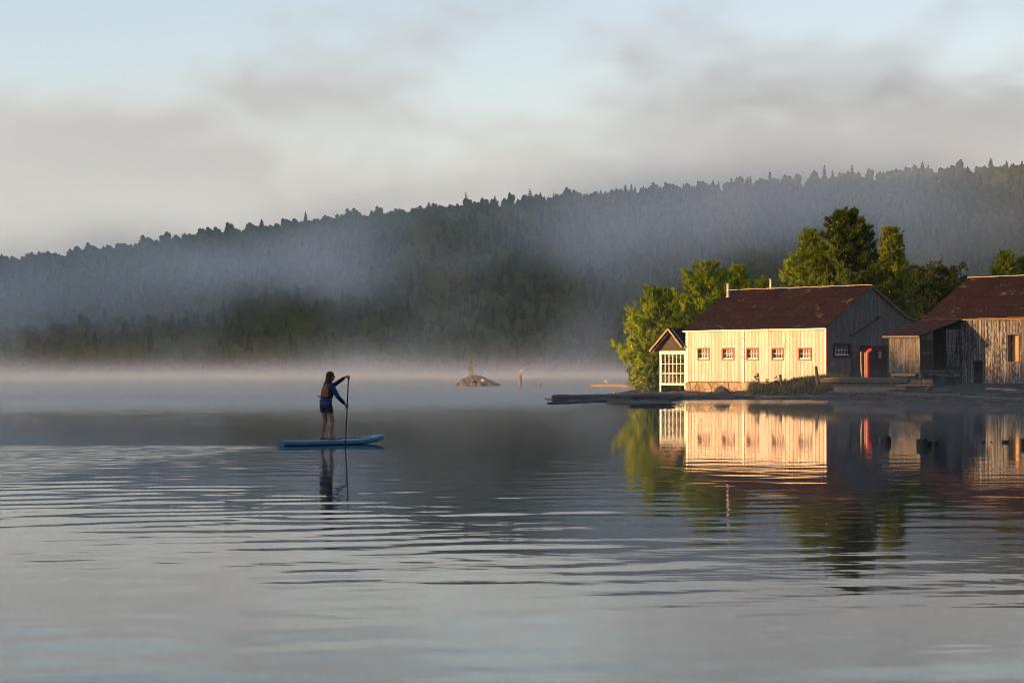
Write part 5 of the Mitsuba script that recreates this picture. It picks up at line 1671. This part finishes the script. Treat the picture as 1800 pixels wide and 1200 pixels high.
def fb(sx, sy, sz, octv, seed):
    return meshkit.fbm(Pn / np.array([sx, sy, sz]), octv, seed)


drift = fb(170, 300, 60, 3, 31)
wisp = fb(60, 140, 75, 4, 32)
thin = fb(38, 90, 60, 4, 33)
low = np.exp(-np.maximum(Z, 0) / (1.5 + 9.0 * np.clip(wisp - 0.46, 0, 1))) * 0.0088 * (0.35 + 1.3 * drift) * (1 - 0.35 * np.clip((X + 160) / 220, 0, 1))
low = low * np.clip((Y - 240) / 420, 0, 1) * np.clip((1330 - Y) / 150, 0, 1)
col = np.clip(thin * 0.6 + wisp * 0.4 - 0.49, 0, 1) * 0.042 * np.exp(-np.maximum(Z, 0) / 22) * np.clip((Y - 600) / 300, 0, 1) * np.clip((1500 - Y) / 200, 0, 1)
drifts = [  # torn drifts of mist hanging on the slope: x, y, z, half sizes, density
    (-93, 1250, 62, 26, 90, 30, 0.0075), (-108, 1300, 92, 34, 90, 18, 0.0055), (-160, 1280, 74, 62, 100, 15, 0.0065), (-262, 1290, 58, 90, 120, 26, 0.0070), (-330, 1250, 28, 80, 120, 24, 0.0070), (-215, 1250, 20, 60, 90, 20, 0.0050),
    (-12, 1330, 74, 34, 80, 12, 0.0025), (62, 1330, 98, 66, 110, 20, 0.0065), (150, 1350, 116, 95, 120, 24, 0.0070), (250, 1400, 124, 85, 120, 26, 0.0065), (315, 1380, 92, 60, 120, 22, 0.0045), (130, 1300, 82, 70, 100, 20, 0.0030), (-40, 1420, 118, 60, 100, 12, 0.0030),
    (300, 1680, 166, 120, 60, 16, 0.0045), (120, 1680, 150, 80, 60, 12, 0.0030), (-190, 1620, 108, 60, 60, 10, 0.0030), (-330, 1600, 92, 90, 60, 14, 0.0035)]
warp = (wisp - 0.5)[..., None] * np.array([110, 150, 60.0]) + (thin - 0.5)[..., None] * np.array([50, 60, 40.0])
Q = Pn + warp
bank = 0
for x_, y_, z_, rx_, ry_, rz_, amp in drifts:
    bank = bank + amp * np.exp(-((Q[..., 0] - x_) / rx_) ** 2 - ((Q[..., 1] - y_) / ry_) ** 2 - ((Q[..., 2] - z_) / rz_) ** 2)
bank = np.minimum(bank * (0.25 + 1.5 * np.clip(0.5 * wisp + 0.5 * thin - 0.2, 0, 1)) * 1.1, 0.0075)
mist = 0.0014 * np.exp(-np.maximum(Z, 0) / 2.0) * np.clip((Y - 50) / 25, 0, 1) * np.clip((400 - Y) / 150, 0, 1) * (0.4 + 1.2 * thin)
lee = 0.0030 * np.exp(-np.maximum(Z, 0) / 1.1) * np.clip((X - 6) / 8, 0, 1) * np.clip((Y - 56) / 26, 0, 1) * np.clip((124 - Y) / 10, 0, 1) * (0.6 + 0.8 * thin)
low = low + mist + lee
DENS = (low + col + bank + 0.00002).astype(np.float32)
sx_, sy_, sz_ = (HB[k][1] - HB[k][0] for k in 'xyz')
scene['haze_medium'] = {
    'type': 'heterogeneous', 'albedo': {'type': 'rgb', 'value': [0.96, 0.945, 0.905]}, 'scale': 1.0,
    'sigma_t': {'type': 'gridvolume', 'grid': mi.VolumeGrid(np.ascontiguousarray(DENS[..., None])), 'filter_type': 'trilinear', 'wrap_mode': 'clamp',
                'to_world': T().translate([HB['x'][0], HB['y'][0], HB['z'][0]]).scale([sx_, sy_, sz_])},
    'phase': {'type': 'hg', 'g': 0.3},
}
scene['haze'] = {'type': 'cube', 'bsdf': {'type': 'null'}, 'interior': {'type': 'ref', 'id': 'haze_medium'},
                 'to_world': T().translate([HB['x'][0] + sx_ / 2, HB['y'][0] + sy_ / 2, HB['z'][0] + sz_ / 2]).scale([sx_ / 2, sy_ / 2, sz_ / 2])}
tag('haze', 'thin morning mist over the lake and hill', 'mist', kind='stuff')
